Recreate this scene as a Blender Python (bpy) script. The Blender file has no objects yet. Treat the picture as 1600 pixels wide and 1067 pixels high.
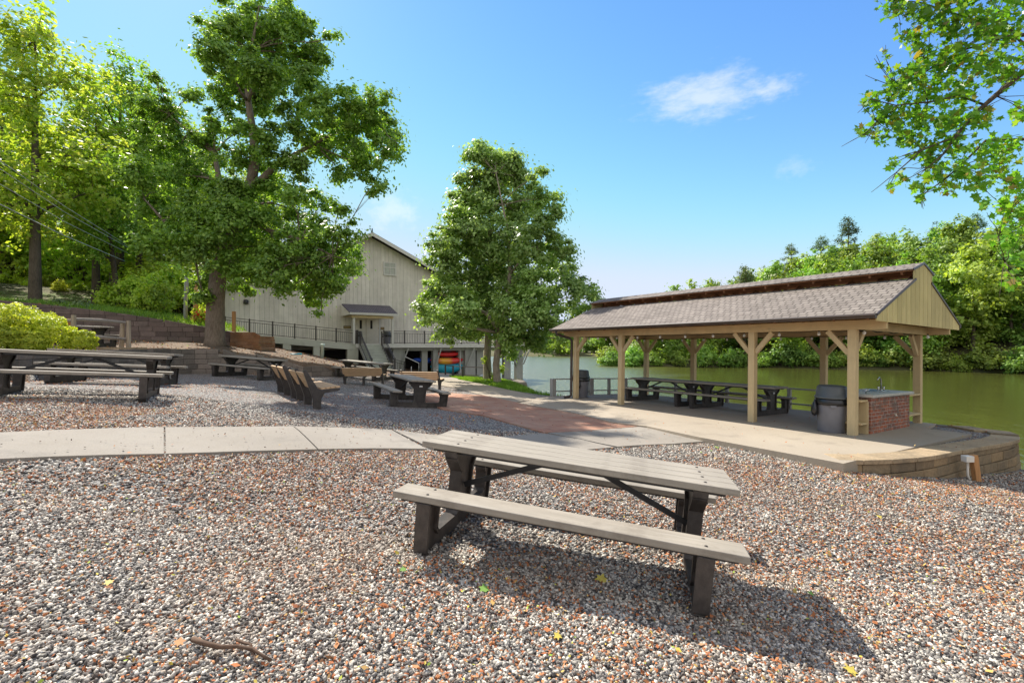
import bpy, bmesh, math, random
import numpy as np
from mathutils import Vector, Matrix, Euler, geometry
SC = bpy.context.scene
COL = SC.collection
rng = np.random.default_rng(7)
random.seed(5)
# ------------------------------------------------------------------ camera, light
F = 763.0; V0 = 539.5; EYE = 1.80
cd = bpy.data.cameras.new('camera'); cam = bpy.data.objects.new('camera', cd); COL.objects.link(cam)
cd.sensor_width = 36; cd.lens = 36*F/1600; cd.shift_y = (V0-533.5)/1600
cd.clip_start = .05; cd.clip_end = 2000
cam.location = (0, 0, EYE); cam.rotation_euler = (math.radians(90), 0, 0)
SC.camera = cam
SUN_EL, SUN_AZ = math.radians(44), math.radians(38)      # the sun stands ahead and to the left
w = bpy.data.worlds.new('World'); SC.world = w; w.use_nodes = True
nt = w.node_tree; nt.nodes.clear()
out = nt.nodes.new('ShaderNodeOutputWorld'); bg = nt.nodes.new('ShaderNodeBackground')
sky = nt.nodes.new('ShaderNodeTexSky'); sky.sky_type = 'NISHITA'; sky.sun_disc = False
sky.sun_elevation = SUN_EL; sky.sun_rotation = -SUN_AZ; sky.altitude = 300
sky.air_density = 1.0; sky.dust_density = 0.1; sky.ozone_density = 2.5
tc = nt.nodes.new('ShaderNodeTexCoord')
hs = nt.nodes.new('ShaderNodeHueSaturation'); hs.inputs['Saturation'].default_value = 1.22; hs.inputs['Hue'].default_value = .506
nt.links.new(sky.outputs[0], hs.inputs['Color'])
# the brightest part of the sky levels off, by a soft limit on each colour channel
sp = nt.nodes.new('ShaderNodeSeparateColor'); nt.links.new(hs.outputs[0], sp.inputs[0]); cb_ = nt.nodes.new('ShaderNodeCombineColor')
for ch, (lim, k) in enumerate(((2.75, 1.0), (3.1, 1.0), (3.75, 1.0))):
    m_ = nt.nodes.new('ShaderNodeMath'); m_.operation = 'SMOOTH_MIN'; m_.inputs[1].default_value = lim; m_.inputs[2].default_value = k
    nt.links.new(sp.outputs[ch], m_.inputs[0]); nt.links.new(m_.outputs[0], cb_.inputs[ch])
# unseen broken bright cloud, added behind the camera to lift and whiten the shade
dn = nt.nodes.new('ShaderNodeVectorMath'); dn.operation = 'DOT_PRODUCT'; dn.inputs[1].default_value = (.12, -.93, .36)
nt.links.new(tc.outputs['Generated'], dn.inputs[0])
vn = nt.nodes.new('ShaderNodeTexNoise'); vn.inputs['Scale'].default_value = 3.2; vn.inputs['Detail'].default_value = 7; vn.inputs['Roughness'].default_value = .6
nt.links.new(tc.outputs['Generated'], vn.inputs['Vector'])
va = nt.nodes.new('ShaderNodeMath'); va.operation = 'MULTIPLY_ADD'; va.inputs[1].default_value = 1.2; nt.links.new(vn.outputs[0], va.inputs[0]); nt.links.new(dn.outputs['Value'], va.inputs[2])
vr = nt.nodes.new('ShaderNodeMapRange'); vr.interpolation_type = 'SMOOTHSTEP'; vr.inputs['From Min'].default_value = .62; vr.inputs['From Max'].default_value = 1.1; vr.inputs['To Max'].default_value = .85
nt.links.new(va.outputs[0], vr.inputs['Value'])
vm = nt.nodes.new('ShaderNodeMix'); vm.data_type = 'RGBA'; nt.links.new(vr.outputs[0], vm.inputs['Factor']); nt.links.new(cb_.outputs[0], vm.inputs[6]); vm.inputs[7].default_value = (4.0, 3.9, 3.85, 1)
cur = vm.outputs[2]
def cloud(cur, az, el, wa, we, seed, amt):
    """a small soft cumulus patch in the sky, placed by azimuth and elevation"""
    d = Vector((math.sin(az)*math.cos(el), math.cos(az)*math.cos(el), math.sin(el)))
    e1 = Vector((math.cos(az), -math.sin(az), 0)); e2 = e1.cross(d)
    if e2.z < 0: e2 = -e2
    def dot(v, sc):
        n = nt.nodes.new('ShaderNodeVectorMath'); n.operation = 'DOT_PRODUCT'
        nt.links.new(tc.outputs['Generated'], n.inputs[0]); n.inputs[1].default_value = v
        m = nt.nodes.new('ShaderNodeMath'); m.operation = 'MULTIPLY'; m.inputs[1].default_value = 1/sc
        nt.links.new(n.outputs['Value'], m.inputs[0]); return m.outputs[0], n.outputs['Value']
    a, _ = dot(e1, wa)
    n2 = nt.nodes.new('ShaderNodeVectorMath'); n2.operation = 'DOT_PRODUCT'
    nt.links.new(tc.outputs['Generated'], n2.inputs[0]); n2.inputs[1].default_value = e2
    b = nt.nodes.new('ShaderNodeMath'); b.operation = 'MULTIPLY'; b.inputs[1].default_value = 1/we
    nt.links.new(n2.outputs['Value'], b.inputs[0]); b = b.outputs[0]
    c = nt.nodes.new('ShaderNodeCombineXYZ'); nt.links.new(a, c.inputs[0]); nt.links.new(b, c.inputs[1])
    dt = nt.nodes.new('ShaderNodeVectorMath'); dt.operation = 'DOT_PRODUCT'
    nt.links.new(tc.outputs['Generated'], dt.inputs[0]); dt.inputs[1].default_value = d
    front = nt.nodes.new('ShaderNodeMath'); front.operation = 'GREATER_THAN'; front.inputs[1].default_value = .3
    nt.links.new(dt.outputs['Value'], front.inputs[0])
    ln = nt.nodes.new('ShaderNodeVectorMath'); ln.operation = 'LENGTH'; nt.links.new(c.outputs[0], ln.inputs[0])
    no = nt.nodes.new('ShaderNodeTexNoise'); no.inputs['Scale'].default_value = 1.6; no.inputs['Detail'].default_value = 9
    no.inputs['Roughness'].default_value = .62
    mp = nt.nodes.new('ShaderNodeVectorMath'); mp.operation = 'ADD'; mp.inputs[1].default_value = (seed, seed*2, 0)
    nt.links.new(c.outputs[0], mp.inputs[0]); nt.links.new(mp.outputs[0], no.inputs['Vector'])
    s = nt.nodes.new('ShaderNodeMath'); s.operation = 'MULTIPLY_ADD'; s.inputs[1].default_value = 2.6; s.inputs[2].default_value = -.62
    nt.links.new(no.outputs[0], s.inputs[0])
    t = nt.nodes.new('ShaderNodeMath'); t.operation = 'SUBTRACT'
    nt.links.new(s.outputs[0], t.inputs[0]); nt.links.new(ln.outputs['Value'], t.inputs[1])
    mr = nt.nodes.new('ShaderNodeMapRange'); mr.interpolation_type = 'SMOOTHSTEP'
    mr.inputs['From Min'].default_value = -.5; mr.inputs['From Max'].default_value = .75
    mr.inputs['To Max'].default_value = amt
    nt.links.new(t.outputs[0], mr.inputs['Value'])
    fm = nt.nodes.new('ShaderNodeMath'); fm.operation = 'MULTIPLY'
    nt.links.new(mr.outputs[0], fm.inputs[0]); nt.links.new(front.outputs[0], fm.inputs[1])
    mx = nt.nodes.new('ShaderNodeMix'); mx.data_type = 'RGBA'
    nt.links.new(fm.outputs[0], mx.inputs['Factor']); nt.links.new(cur, mx.inputs[6]); mx.inputs[7].default_value = (4.2, 4.2, 4.3, 1)
    return mx.outputs[2]
def az_el(u, v):
    x = (u-800)/F; z = (V0-v)/F
    return math.atan2(x, 1), math.atan2(z, math.hypot(x, 1))
cur = cloud(cur, *az_el(1098, 150), .105, .046, 3.1, .5)
cur = cloud(cur, *az_el(1212, 136), .035, .022, 9.4, .3)
cur = cloud(cur, *az_el(1240, 262), .03, .02, 5.4, .15)
cur = cloud(cur, *az_el(612, 330), .05, .04, 1.4, .35)
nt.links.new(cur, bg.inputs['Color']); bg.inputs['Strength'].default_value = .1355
nt.links.new(bg.outputs[0], out.inputs[0])
sd = bpy.data.lights.new('sun', 'SUN'); sun = bpy.data.objects.new('sun', sd); COL.objects.link(sun)
sd.energy = 4.5; sd.angle = math.radians(.5); sd.color = (1, .93, .82)
sun.rotation_euler = (math.pi/2-SUN_EL, 0, math.radians(180+37))   # fixed below by direction
dv = Vector((math.sin(SUN_AZ)*math.cos(SUN_EL), -math.cos(SUN_AZ)*math.cos(SUN_EL), -math.sin(SUN_EL)))
sun.rotation_euler = dv.to_track_quat('-Z', 'Y').to_euler()
SC.view_settings.view_transform = 'Standard'; SC.view_settings.look = 'None'
SC.view_settings.exposure = 1.0; SC.view_settings.gamma = 1
try:
    SC.cycles.max_bounces = 8; SC.cycles.transparent_max_bounces = 4; SC.cycles.caustics_reflective = False; SC.cycles.caustics_refractive = False
except Exception: pass

# ------------------------------------------------------------------ materials
MATS = {}
class NT:
    def __init__(s, name):
        m = bpy.data.materials.new(name); m.use_nodes = True; s.m = m; s.t = m.node_tree
        s.b = s.t.nodes['Principled BSDF']; s.o = s.t.nodes['Material Output']; MATS[name] = m
    def n(s, kind, **kw):
        n = s.t.nodes.new('ShaderNode'+kind)
        for k, v in kw.items():
            if k.startswith('i_'):
                n.inputs[k[2:].replace('_', ' ')].default_value = v
            else: setattr(n, k, v)
        return n
    def l(s, a, b): s.t.links.new(a, b)
    def coord(s, kind='Object', scale=(1, 1, 1)):
        c = s.n('TexCoord'); m = s.n('Mapping'); m.inputs['Scale'].default_value = scale
        s.l(c.outputs[kind], m.inputs['Vector']); return m.outputs[0]
    def pos(s, scale=(1, 1, 1)):
        c = s.n('NewGeometry'); m = s.n('Mapping'); m.inputs['Scale'].default_value = scale
        s.l(c.outputs['Position'], m.inputs['Vector']); return m.outputs[0]
    def noise(s, vec, scale, detail=4, rough=.55):
        n = s.n('TexNoise'); n.inputs['Scale'].default_value = scale; n.inputs['Detail'].default_value = detail
        n.inputs['Roughness'].default_value = rough
        if vec is not None: s.l(vec, n.inputs['Vector'])
        return n.outputs[0]
    def ramp(s, fac, stops, interp='LINEAR'):
        r = s.n('ValToRGB'); r.color_ramp.interpolation = interp
        e = r.color_ramp.elements
        while len(e) < len(stops): e.new(.5)
        for i, (p, c) in enumerate(stops):
            e[i].position = p; e[i].color = (*c, 1) if len(c) == 3 else c
        s.l(fac, r.inputs[0]); return r.outputs[0]
    def mix(s, fac, a, b, mode='MIX'):
        m = s.n('Mix', data_type='RGBA', blend_type=mode)
        for v, i in ((fac, 0), (a, 6), (b, 7)):
            if isinstance(v, (int, float)): m.inputs[i].default_value = v if i == 0 else (v, v, v, 1)
            elif isinstance(v, tuple): m.inputs[i].default_value = (*v, 1) if len(v) == 3 else v
            else: s.l(v, m.inputs[i])
        return m.outputs[2]
    def math(s, op, a, b=0.0, clamp=False):
        m = s.n('Math', operation=op, use_clamp=clamp)
        for v, i in ((a, 0), (b, 1)):
            if isinstance(v, (int, float)): m.inputs[i].default_value = v
            else: s.l(v, m.inputs[i])
        return m.outputs[0]
    def bump(s, h, dist=.01, st=1, prev=None):
        b = s.n('Bump'); b.inputs['Distance'].default_value = dist; b.inputs['Strength'].default_value = st
        s.l(h, b.inputs['Height'])
        if prev is not None: s.l(prev, b.inputs['Normal'])
        s.l(b.outputs[0], s.b.inputs['Normal']); return b.outputs[0]
    def done(s, col=None, rough=.8, spec=.3, metal=0):
        if col is not None:
            if isinstance(col, tuple): s.b.inputs['Base Color'].default_value = (*col, 1)
            else: s.l(col, s.b.inputs['Base Color'])
        if isinstance(rough, (int, float)): s.b.inputs['Roughness'].default_value = rough
        else: s.l(rough, s.b.inputs['Roughness'])
        s.b.inputs['Specular IOR Level'].default_value = spec; s.b.inputs['Metallic'].default_value = metal
        return s.m
def island(N): return N.n('NewGeometry').outputs['Random Per Island']

def simple(name, c, rough=.7, var=.25, scale=6, spec=.3, metal=0, streak=(1, 1, 1), bump=.0, bscale=60):
    N = NT(name); v = N.coord('Object', streak)
    f = N.noise(v, scale, 6, .6)
    lo = tuple(x*(1-var) for x in c); hi = tuple(min(1, x*(1+var)) for x in c)
    col = N.ramp(f, [(.3, lo), (.7, hi)])
    if bump: N.bump(N.noise(v, bscale, 3), bump)
    return N.done(col, rough, spec, metal)
def wood(name, c, var=.3, axis=0, rough=.8, isl=.12, grain=40, knots=True):
    """painted or weathered timber with grain running along one axis"""
    N = NT(name); sc = [grain, grain, grain]; sc[axis] = grain*.06
    v = N.coord('Object', tuple(sc)); f = N.noise(v, 1, 5, .6)
    g = N.noise(N.coord('Object'), 1.7, 5, .6)
    lo = tuple(x*(1-var) for x in c); hi = tuple(min(1, x*(1+var)) for x in c)
    col = N.ramp(f, [(.3, lo), (.7, hi)])
    col = N.mix(.35, col, N.ramp(g, [(.3, tuple(x*.7 for x in c)), (.65, tuple(min(1, x*1.15) for x in c))]))
    r = N.math('MULTIPLY_ADD', island(N), isl*2); N.t.nodes[-1].inputs[2].default_value = 1-isl
    hsv = N.n('HueSaturation'); N.l(col, hsv.inputs['Color']); N.l(r, hsv.inputs['Value']); col = hsv.outputs[0]
    if knots:
        vo = N.n('TexVoronoi', feature='F1'); vo.inputs['Scale'].default_value = 2.3; N.l(N.coord('Object'), vo.inputs['Vector'])
        k = N.ramp(vo.outputs['Distance'], [(.0, (1, 1, 1)), (.055, (0, 0, 0))]); col = N.mix(N.math('MULTIPLY', k, .45), col, tuple(x*.45 for x in c))
    N.bump(f, .0015); return N.done(col, rough, .25)

def gravel_material():
    N = NT('ground'); P = N.pos()
    at = N.n('VertexColor', layer_name='zone'); sep = N.n('SeparateColor'); N.l(at.outputs[0], sep.inputs[0])
    # distort
    vo = N.n('TexVoronoi', feature='F1'); vo.inputs['Scale'].default_value = 42; N.l(P, vo.inputs['Vector'])
    vsep = N.n('SeparateColor'); N.l(vo.outputs['Color'], vsep.inputs[0])
    c = N.ramp(vsep.outputs[0], [(0, (.05, .048, .048)), (.25, (.15, .145, .14)), (.5, (.27, .26, .245)), (.75, (.42, .405, .375)), (1, (.62, .59, .54))])
    big = N.noise(P, .55, 5, .6)
    ofac = N.math('GREATER_THAN', vsep.outputs[1], N.ramp(big, [(.35, (.97,)*3), (.7, (.78,)*3)]))
    c = N.mix(ofac, c, N.ramp(vsep.outputs[2], [(0, (.30, .10, .045)), (1, (.42, .2, .1))]))
    dk = N.ramp(vo.outputs['Distance'], [(.3, (1, 1, 1)), (.75, (.4, .4, .4))])
    gravel = N.mix(1, c, dk, 'MULTIPLY')
    # litter and soil on slopes
    n1 = N.noise(P, 1.1, 8, .7); n2 = N.noise(P, 24, 4, .7)
    mul = N.ramp(n2, [(.25, (.06, .04, .028)), (.5, (.16, .11, .075)), (.75, (.34, .25, .18))])
    mul = N.mix(.4, mul, N.ramp(n1, [(.3, (.09, .06, .04)), (.7, (.26, .2, .14))]))
    gr = N.ramp(N.noise(P, 18, 6, .75), [(.25, (.05, .10, .015)), (.5, (.11, .22, .03)), (.78, (.22, .36, .06))])
    gr = N.mix(N.ramp(n1, [(.45, (0,)*3), (.75, (.5,)*3)]), gr, (.20, .17, .07))
    edge = N.math('SUBTRACT', N.noise(P, 3, 5, .7), .5)
    def m(ch):
        return N.ramp(N.math('ADD', sep.outputs[ch], N.math('MULTIPLY', edge, .8)), [(.42, (0,)*3), (.58, (1,)*3)])
    col = N.mix(m(1), gravel, mul); col = N.mix(m(0), col, gr)
    col = N.mix(m(2), col, N.ramp(n2, [(.3, (.05, .05, .02)), (.7, (.16, .15, .07))]))
    h = N.math('SUBTRACT', 1, vo.outputs['Distance'])
    N.bump(h, .016, 1, N.bump(N.noise(P, 1.3, 4), .05))
    return N.done(col, .9, .15)
gravel_material()
def stones():
    N = NT('gravel_stone'); r = island(N)
    c = N.ramp(r, [(0, (0.036, 0.033, 0.033)), (0.18, (0.122, 0.113, 0.106)), (0.4, (0.255, 0.235, 0.212)), (0.62, (0.388, 0.363, 0.317)), (0.8, (0.571, 0.529, 0.460)), (0.93, (0.775, 0.715, 0.616)), (0.955, (0.510, 0.421, 0.322)), (0.96, (0.428, 0.137, 0.046)), (1, (0.459, 0.216, 0.092))])
    P = N.pos(); c = N.mix(.3, c, N.ramp(N.noise(P, 160, 3), [(.3, (.2,)*3), (.7, (.75,)*3)]), 'OVERLAY')
    c = N.mix(N.ramp(N.noise(P, .8, 6, .7), [(.46, (0,)*3), (.7, (.42,)*3)]), c, (.32, .21, .13))
    return N.done(c, .75, .3)
stones()
def leafmat(name, cols, trans=.35, objvar=.0, rough=.5, cl=.45):
    """leaf: random tint per leaf, broad tint per clump, light passing through"""
    N = NT(name); r = island(N)
    col = N.ramp(r, [(i/(len(cols)-1), c) for i, c in enumerate(cols)])
    cn = N.noise(N.pos(), cl, 3, .6)
    hsv = N.n('HueSaturation'); N.l(col, hsv.inputs['Color'])
    v = N.ramp(cn, [(.3, (.72,)*3), (.7, (1.3,)*3)])
    if objvar:
        oi = N.n('ObjectInfo').outputs['Random']
        v = N.math('MULTIPLY', v, N.math('ADD', N.math('MULTIPLY', oi, objvar*2), 1-objvar))
        o2 = N.math('FRACT', N.math('MULTIPLY', oi, 37.7))
        N.l(N.math('ADD', N.math('MULTIPLY', o2, .05), .472), hsv.inputs['Hue'])
    N.l(v, hsv.inputs['Value'])
    col = hsv.outputs[0]
    N.done(col, rough, .35)
    tr = N.n('BsdfTranslucent'); t2 = N.mix(1, col, (1.5, 1.45, .55), 'MULTIPLY'); N.l(t2, tr.inputs['Color'])
    ms = N.n('MixShader'); ms.inputs[0].default_value = trans
    N.l(N.b.outputs[0], ms.inputs[1]); N.l(tr.outputs[0], ms.inputs[2]); N.l(ms.outputs[0], N.o.inputs['Surface'])
    return N.m
OAK_ = leafmat('oak_leaf', [(0.127, 0.230, 0.046), (0.196, 0.345, 0.063), (0.310, 0.460, 0.081), (0.138, 0.265, 0.069)], .45, rough=.42)
leafmat('maple_leaf', [(0.166, 0.262, 0.086), (0.248, 0.386, 0.112), (0.414, 0.552, 0.198), (0.179, 0.304, 0.079)], .42, rough=.38)
leafmat('wood_leaf', [(0.143, 0.262, 0.035), (0.231, 0.382, 0.048), (0.318, 0.469, 0.073), (0.346, 0.393, 0.096), (0.173, 0.328, 0.042)], .52, .2)
leafmat('shrub_leaf', [(0.300, 0.414, 0.060), (0.438, 0.552, 0.084), (0.575, 0.644, 0.120)], .5, .15)
leafmat('hedge_leaf', [(.28, .36, .03), (.42, .50, .04), (.58, .60, .07), (.34, .44, .04)], .42)
leafmat('far_leaf', [(0.123, 0.212, 0.043), (0.202, 0.331, 0.057), (0.317, 0.442, 0.081), (0.176, 0.267, 0.048)], .4, .38, cl=.3)
leafmat('pine_needle', [(0.084, 0.140, 0.063), (0.126, 0.196, 0.084), (0.182, 0.252, 0.105)], .15, .25)
leafmat('branch_leaf', [(0.073, 0.205, 0.023), (0.119, 0.295, 0.032), (0.179, 0.361, 0.041), (0.099, 0.262, 0.023), (0.133, 0.328, 0.036), (0.212, 0.377, 0.045), (0.133, 0.312, 0.027), (0.199, 0.344, 0.045), (0.279, 0.197, 0.054)], .5, rough=.35)
leafmat('red_flower', [(.5, .04, .03), (.65, .1, .06)], .3)
leafmat('grass_blade', [(.10, .2, .02), (.17, .3, .035), (.24, .38, .06)], .4)
def bark(name, a, b):
    N = NT(name); v = N.coord('Object', (1, 1, .18)); f = N.noise(v, 26, 6, .7); g = N.noise(N.coord('Object'), 1.3, 3)
    col = N.mix(.3, N.ramp(f, [(.3, a), (.65, b)]), N.ramp(g, [(.35, a), (.65, b)]))
    N.bump(f, .04); return N.done(col, .9, .15)
bark('oak_bark', (.10, .075, .055), (.33, .27, .21)); bark('maple_bark', (.15, .12, .09), (.42, .36, .28)); bark('dark_bark', (.05, .04, .032), (.17, .135, .10))
wood('table_board', (.32, .285, .235), .2, 0, .7, .10, 34, False)
simple('black_plastic', (.045, .038, .034), .5, .5, 9, .4, bump=.001, bscale=90)
simple('brace_steel', (.02, .02, .022), .45, .3, 8, .5)
simple('bolt', (.06, .05, .045), .5)
wood('tan_slat', (.52, .35, .20), .2, 0, .7, .1, 30, False)
wood('pavilion_timber', (.62, .48, .27), .1, 2, .75, .07, 26)
wood('pavilion_beam', (.64, .475, .25), .1, 0, .75, .05, 26)
wood('gable_board', (.64, .53, .26), .16, 2, .8, .14, 22)
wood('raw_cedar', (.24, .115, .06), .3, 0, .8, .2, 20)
wood('siding_board', (.68, .635, .55), .10, 2, .85, .08, 9)
wood('weathered_rail', (.30, .26, .22), .3, 0, .9, .15, 24)
wood('weathered_post', (.34, .28, .21), .3, 2, .9, .2, 24)
wood('cedar_post', (.50, .26, .11), .25, 2, .85, .1, 24)
wood('grey_timber', (.36, .36, .33), .18, 2, .85, .1, 16)
wood('fence_timber', (.34, .33, .30), .18, 2, .85, .1, 24)
simple('trim_paint', (.62, .60, .55), .6, .06)
simple('dark_metal', (.03, .028, .027), .45, .2, 8, .5)
simple('rail_metal', (.055, .045, .04), .5, .2, 8, .5)
simple('gutter', (.05, .032, .025), .4, .2, 4, .5)
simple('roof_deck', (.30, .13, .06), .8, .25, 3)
simple('grey_paint', (.44, .45, .39), .75, .15, 2)
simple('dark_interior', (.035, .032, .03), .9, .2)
simple('door_paint', (.68, .63, .53), .6, .08)
simple('sign_wood', (.12, .06, .03), .6, .2, 8)
simple('sign_letter', (.55, .45, .2), .6, .05)
simple('bulb_glass', (.9, .9, .87), .2, .02, 2, .6)
simple('wire_black', (.015, .015, .015), .6)
simple('cable_grey', (.55, .55, .53), .5)
simple('can_grey', (.17, .17, .19), .42, .15, 3, .45)
simple('can_dark', (.085, .095, .10), .45, .2, 3, .45)
simple('bag_black', (.012, .012, .014), .28, .3, 5, .6)
simple('steel', (.6, .6, .6), .25, .08, 6, .5, 1)
simple('counter_top', (.48, .47, .43), .5, .2, 14)
simple('pvc', (.62, .74, .66), .45, .05)
simple('white_box', (.72, .68, .6), .6, .08)
simple('tarp_teal', (.02, .30, .42), .4, .12, 3); simple('kayak_red', (.62, .03, .03), .3, .1); simple('kayak_blue', (.02, .08, .45), .35, .1)
simple('pole_grey', (.28, .29, .27), .8, .2); simple('pole_orange', (.48, .27, .13), .8, .2)
simple('twig', (.12, .075, .05), .9, .3, 30)
simple('plate', (.8, .8, .8), .4, .02)
simple('log_tan', (.38, .27, .18), .9, .3, 12)
def kayak_two():
    N = NT('kayak_shell'); v = N.coord('Object', (1, 1, 1)); s = N.n('SeparateXYZ'); N.l(v, s.inputs[0])
    f = N.math('ADD', N.math('MULTIPLY', s.outputs[0], .32), .5)
    col = N.ramp(f, [(.05, (.65, .04, .03)), (.2, (.72, .12, .03)), (.33, (.8, .42, .03)), (.5, (.78, .3, .03)), (.62, (.68, .05, .03)), (.95, (.6, .03, .04))]); N.done(col, .3, .5)
kayak_two()
def litter():
    N = NT('litter'); r = island(N)
    N.done(N.ramp(r, [(0, (.18, .06, .03)), (.3, (.38, .13, .05)), (.6, (.55, .22, .085)), (.85, (.38, .21, .11)), (.965, (.6, .4, .12)), (.985, (.6, .52, .08)), (1, (.25, .42, .06))]), .8, .2)
litter()
def concrete(name, c, stain, crack=False):
    N = NT(name); P = N.pos(); a = N.noise(P, 1.2, 6, .65); b = N.noise(P, 60, 4, .7); d = N.noise(P, 9, 5, .7)
    col = N.ramp(a, [(.28, tuple(x*.66 for x in c)), (.45, c), (.7, tuple(min(1, x*1.16) for x in c))])
    col = N.mix(N.ramp(N.noise(P, .6, 8, .7), [(.4, (0,)*3), (.66, (.75,)*3)]), col, stain)
    col = N.mix(.25, col, N.ramp(b, [(.3, (.25,)*3), (.7, (.75,)*3)]), 'OVERLAY')
    col = N.mix(N.ramp(d, [(.62, (0,)*3), (.8, (.35,)*3)]), col, tuple(x*.5 for x in c))
    if crack:
        vo = N.n('TexVoronoi', feature='DISTANCE_TO_EDGE'); vo.inputs['Scale'].default_value = .55
        N.l(N.mix(.12, P, N.n('TexNoise', i_Scale=2.0).outputs['Color'], 'ADD'), vo.inputs['Vector'])
        col = N.mix(N.ramp(vo.outputs['Distance'], [(.0, (.7,)*3), (.006, (0,)*3)]), col, (.08, .06, .05))
    N.bump(b, .002, 1); return N.done(col, .88, .2)
concrete('path_concrete', (.29, .262, .225), (.19, .165, .135)); concrete('patio_concrete', (.36, .31, .245), (.29, .245, .19)); concrete('foundation', (.55, .55, .47), (.44, .44, .38))
def pavers():
    N = NT('red_clay'); P = N.pos(); mp = N.n('Mapping'); mp.inputs['Rotation'].default_value = (0, 0, .75); N.l(P, mp.inputs['Vector'])
    t = N.n('TexBrick'); N.l(mp.outputs[0], t.inputs['Vector']); t.inputs['Scale'].default_value = 1; t.inputs['Brick Width'].default_value = .21; t.inputs['Row Height'].default_value = .105; t.inputs['Mortar Size'].default_value = .006
    t.inputs['Color1'].default_value = (.42, .20, .13, 1); t.inputs['Color2'].default_value = (.31, .14, .095, 1); t.inputs['Mortar'].default_value = (.30, .22, .16, 1)
    col = N.mix(N.ramp(N.noise(P, .9, 6, .7), [(.38, (0,)*3), (.65, (.75,)*3)]), t.outputs[0], (.42, .30, .22))
    col = N.mix(N.ramp(N.noise(P, 5, 6, .7), [(.55, (0,)*3), (.75, (.5,)*3)]), col, (.20, .12, .09)); N.bump(t.outputs['Fac'], -.004); return N.done(col, .9, .15)
pavers()
def brick():
    N = NT('red_brick'); c = N.coord('Object'); s = N.n('SeparateXYZ'); N.l(c, s.inputs[0])
    cb = N.n('CombineXYZ'); N.l(N.math('ADD', s.outputs[0], s.outputs[1]), cb.inputs[0]); N.l(s.outputs[2], cb.inputs[1])
    b = N.n('TexBrick'); N.l(cb.outputs[0], b.inputs['Vector'])
    b.inputs['Scale'].default_value = 1; b.inputs['Brick Width'].default_value = .2; b.inputs['Row Height'].default_value = .072; b.inputs['Mortar Size'].default_value = .006
    b.inputs['Color1'].default_value = (.44, .14, .07, 1); b.inputs['Color2'].default_value = (.24, .09, .065, 1); b.inputs['Mortar'].default_value = (.42, .38, .33, 1)
    col = N.mix(N.ramp(N.noise(c, 4.5, 6, .7), [(.44, (0,)*3), (.62, (.85,)*3)]), b.outputs[0], (.15, .12, .10))
    col = N.mix(N.ramp(N.noise(c, 7, 6, .75), [(.56, (0,)*3), (.68, (.7,)*3)]), col, (.45, .42, .38))
    N.bump(b.outputs['Fac'], -.004); return N.done(col, .9, .2)
brick()
def shingle(name, a, b, k):
    """asphalt shingles; k turns height into distance along the slope"""
    N = NT(name); c = N.coord('Object'); s = N.n('SeparateXYZ'); N.l(c, s.inputs[0])
    cb = N.n('CombineXYZ'); N.l(s.outputs[0], cb.inputs[0]); N.l(N.math('MULTIPLY', s.outputs[2], k), cb.inputs[1])
    t = N.n('TexBrick', offset=.37); N.l(cb.outputs[0], t.inputs['Vector']); t.inputs['Scale'].default_value = 1
    t.inputs['Brick Width'].default_value = .17; t.inputs['Row Height'].default_value = .13; t.inputs['Mortar Size'].default_value = .015
    t.inputs['Color1'].default_value = (*a, 1); t.inputs['Color2'].default_value = (*b, 1); t.inputs['Mortar'].default_value = (*[x*.2 for x in b], 1)
    t.inputs['Mortar Smooth'].default_value = .3; t.inputs['Bias'].default_value = -.1
    col = N.mix(.35, t.outputs[0], N.ramp(N.noise(c, 1.4, 5, .6), [(.3, tuple(x*.6 for x in a)), (.7, tuple(x*1.25 for x in a))]))
    col = N.mix(.3, col, N.ramp(N.noise(c, 120, 2), [(.3, (.2,)*3), (.7, (.8,)*3)]), 'OVERLAY')
    N.bump(t.outputs['Fac'], -.006); return N.done(col, .92, .15)
shingle('pavilion_shingle', (.265, .232, .208), (.15, .128, .115), 2.2)
shingle('building_shingle', (.17, .15, .16), (.12, .11, .12), 2.4)
def stone(name, stops, moss=True):
    N = NT(name); r = island(N); P = N.pos(); col = N.ramp(r, stops)
    col = N.mix(.45, col, N.ramp(N.noise(P, 20, 6, .7), [(.3, (.12, .10, .08)), (.7, (.55, .5, .45))]), 'OVERLAY')
    col = N.mix(N.ramp(N.noise(P, 1.5, 6, .7), [(.45, (0,)*3), (.75, (.7,)*3)]), col, (.09, .085, .07))
    N.bump(N.noise(P, 28, 5, .7), .012); return N.done(col, .92, .15)
stone('wall_block', [(0, (.17, .15, .13)), (.5, (.24, .21, .18)), (1, (.32, .27, .23))])
stone('upper_block', [(0, (.16, .125, .115)), (.5, (.22, .17, .155)), (1, (.28, .22, .2))])
stone('patio_block', [(0, (.26, .20, .13)), (.5, (.33, .26, .17)), (1, (.40, .29, .17))])
stone('cap_block', [(0, (.42, .33, .22)), (1, (.50, .40, .27))])
stone('timber_block', [(0, (.36, .18, .09)), (1, (.48, .27, .15))])
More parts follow.
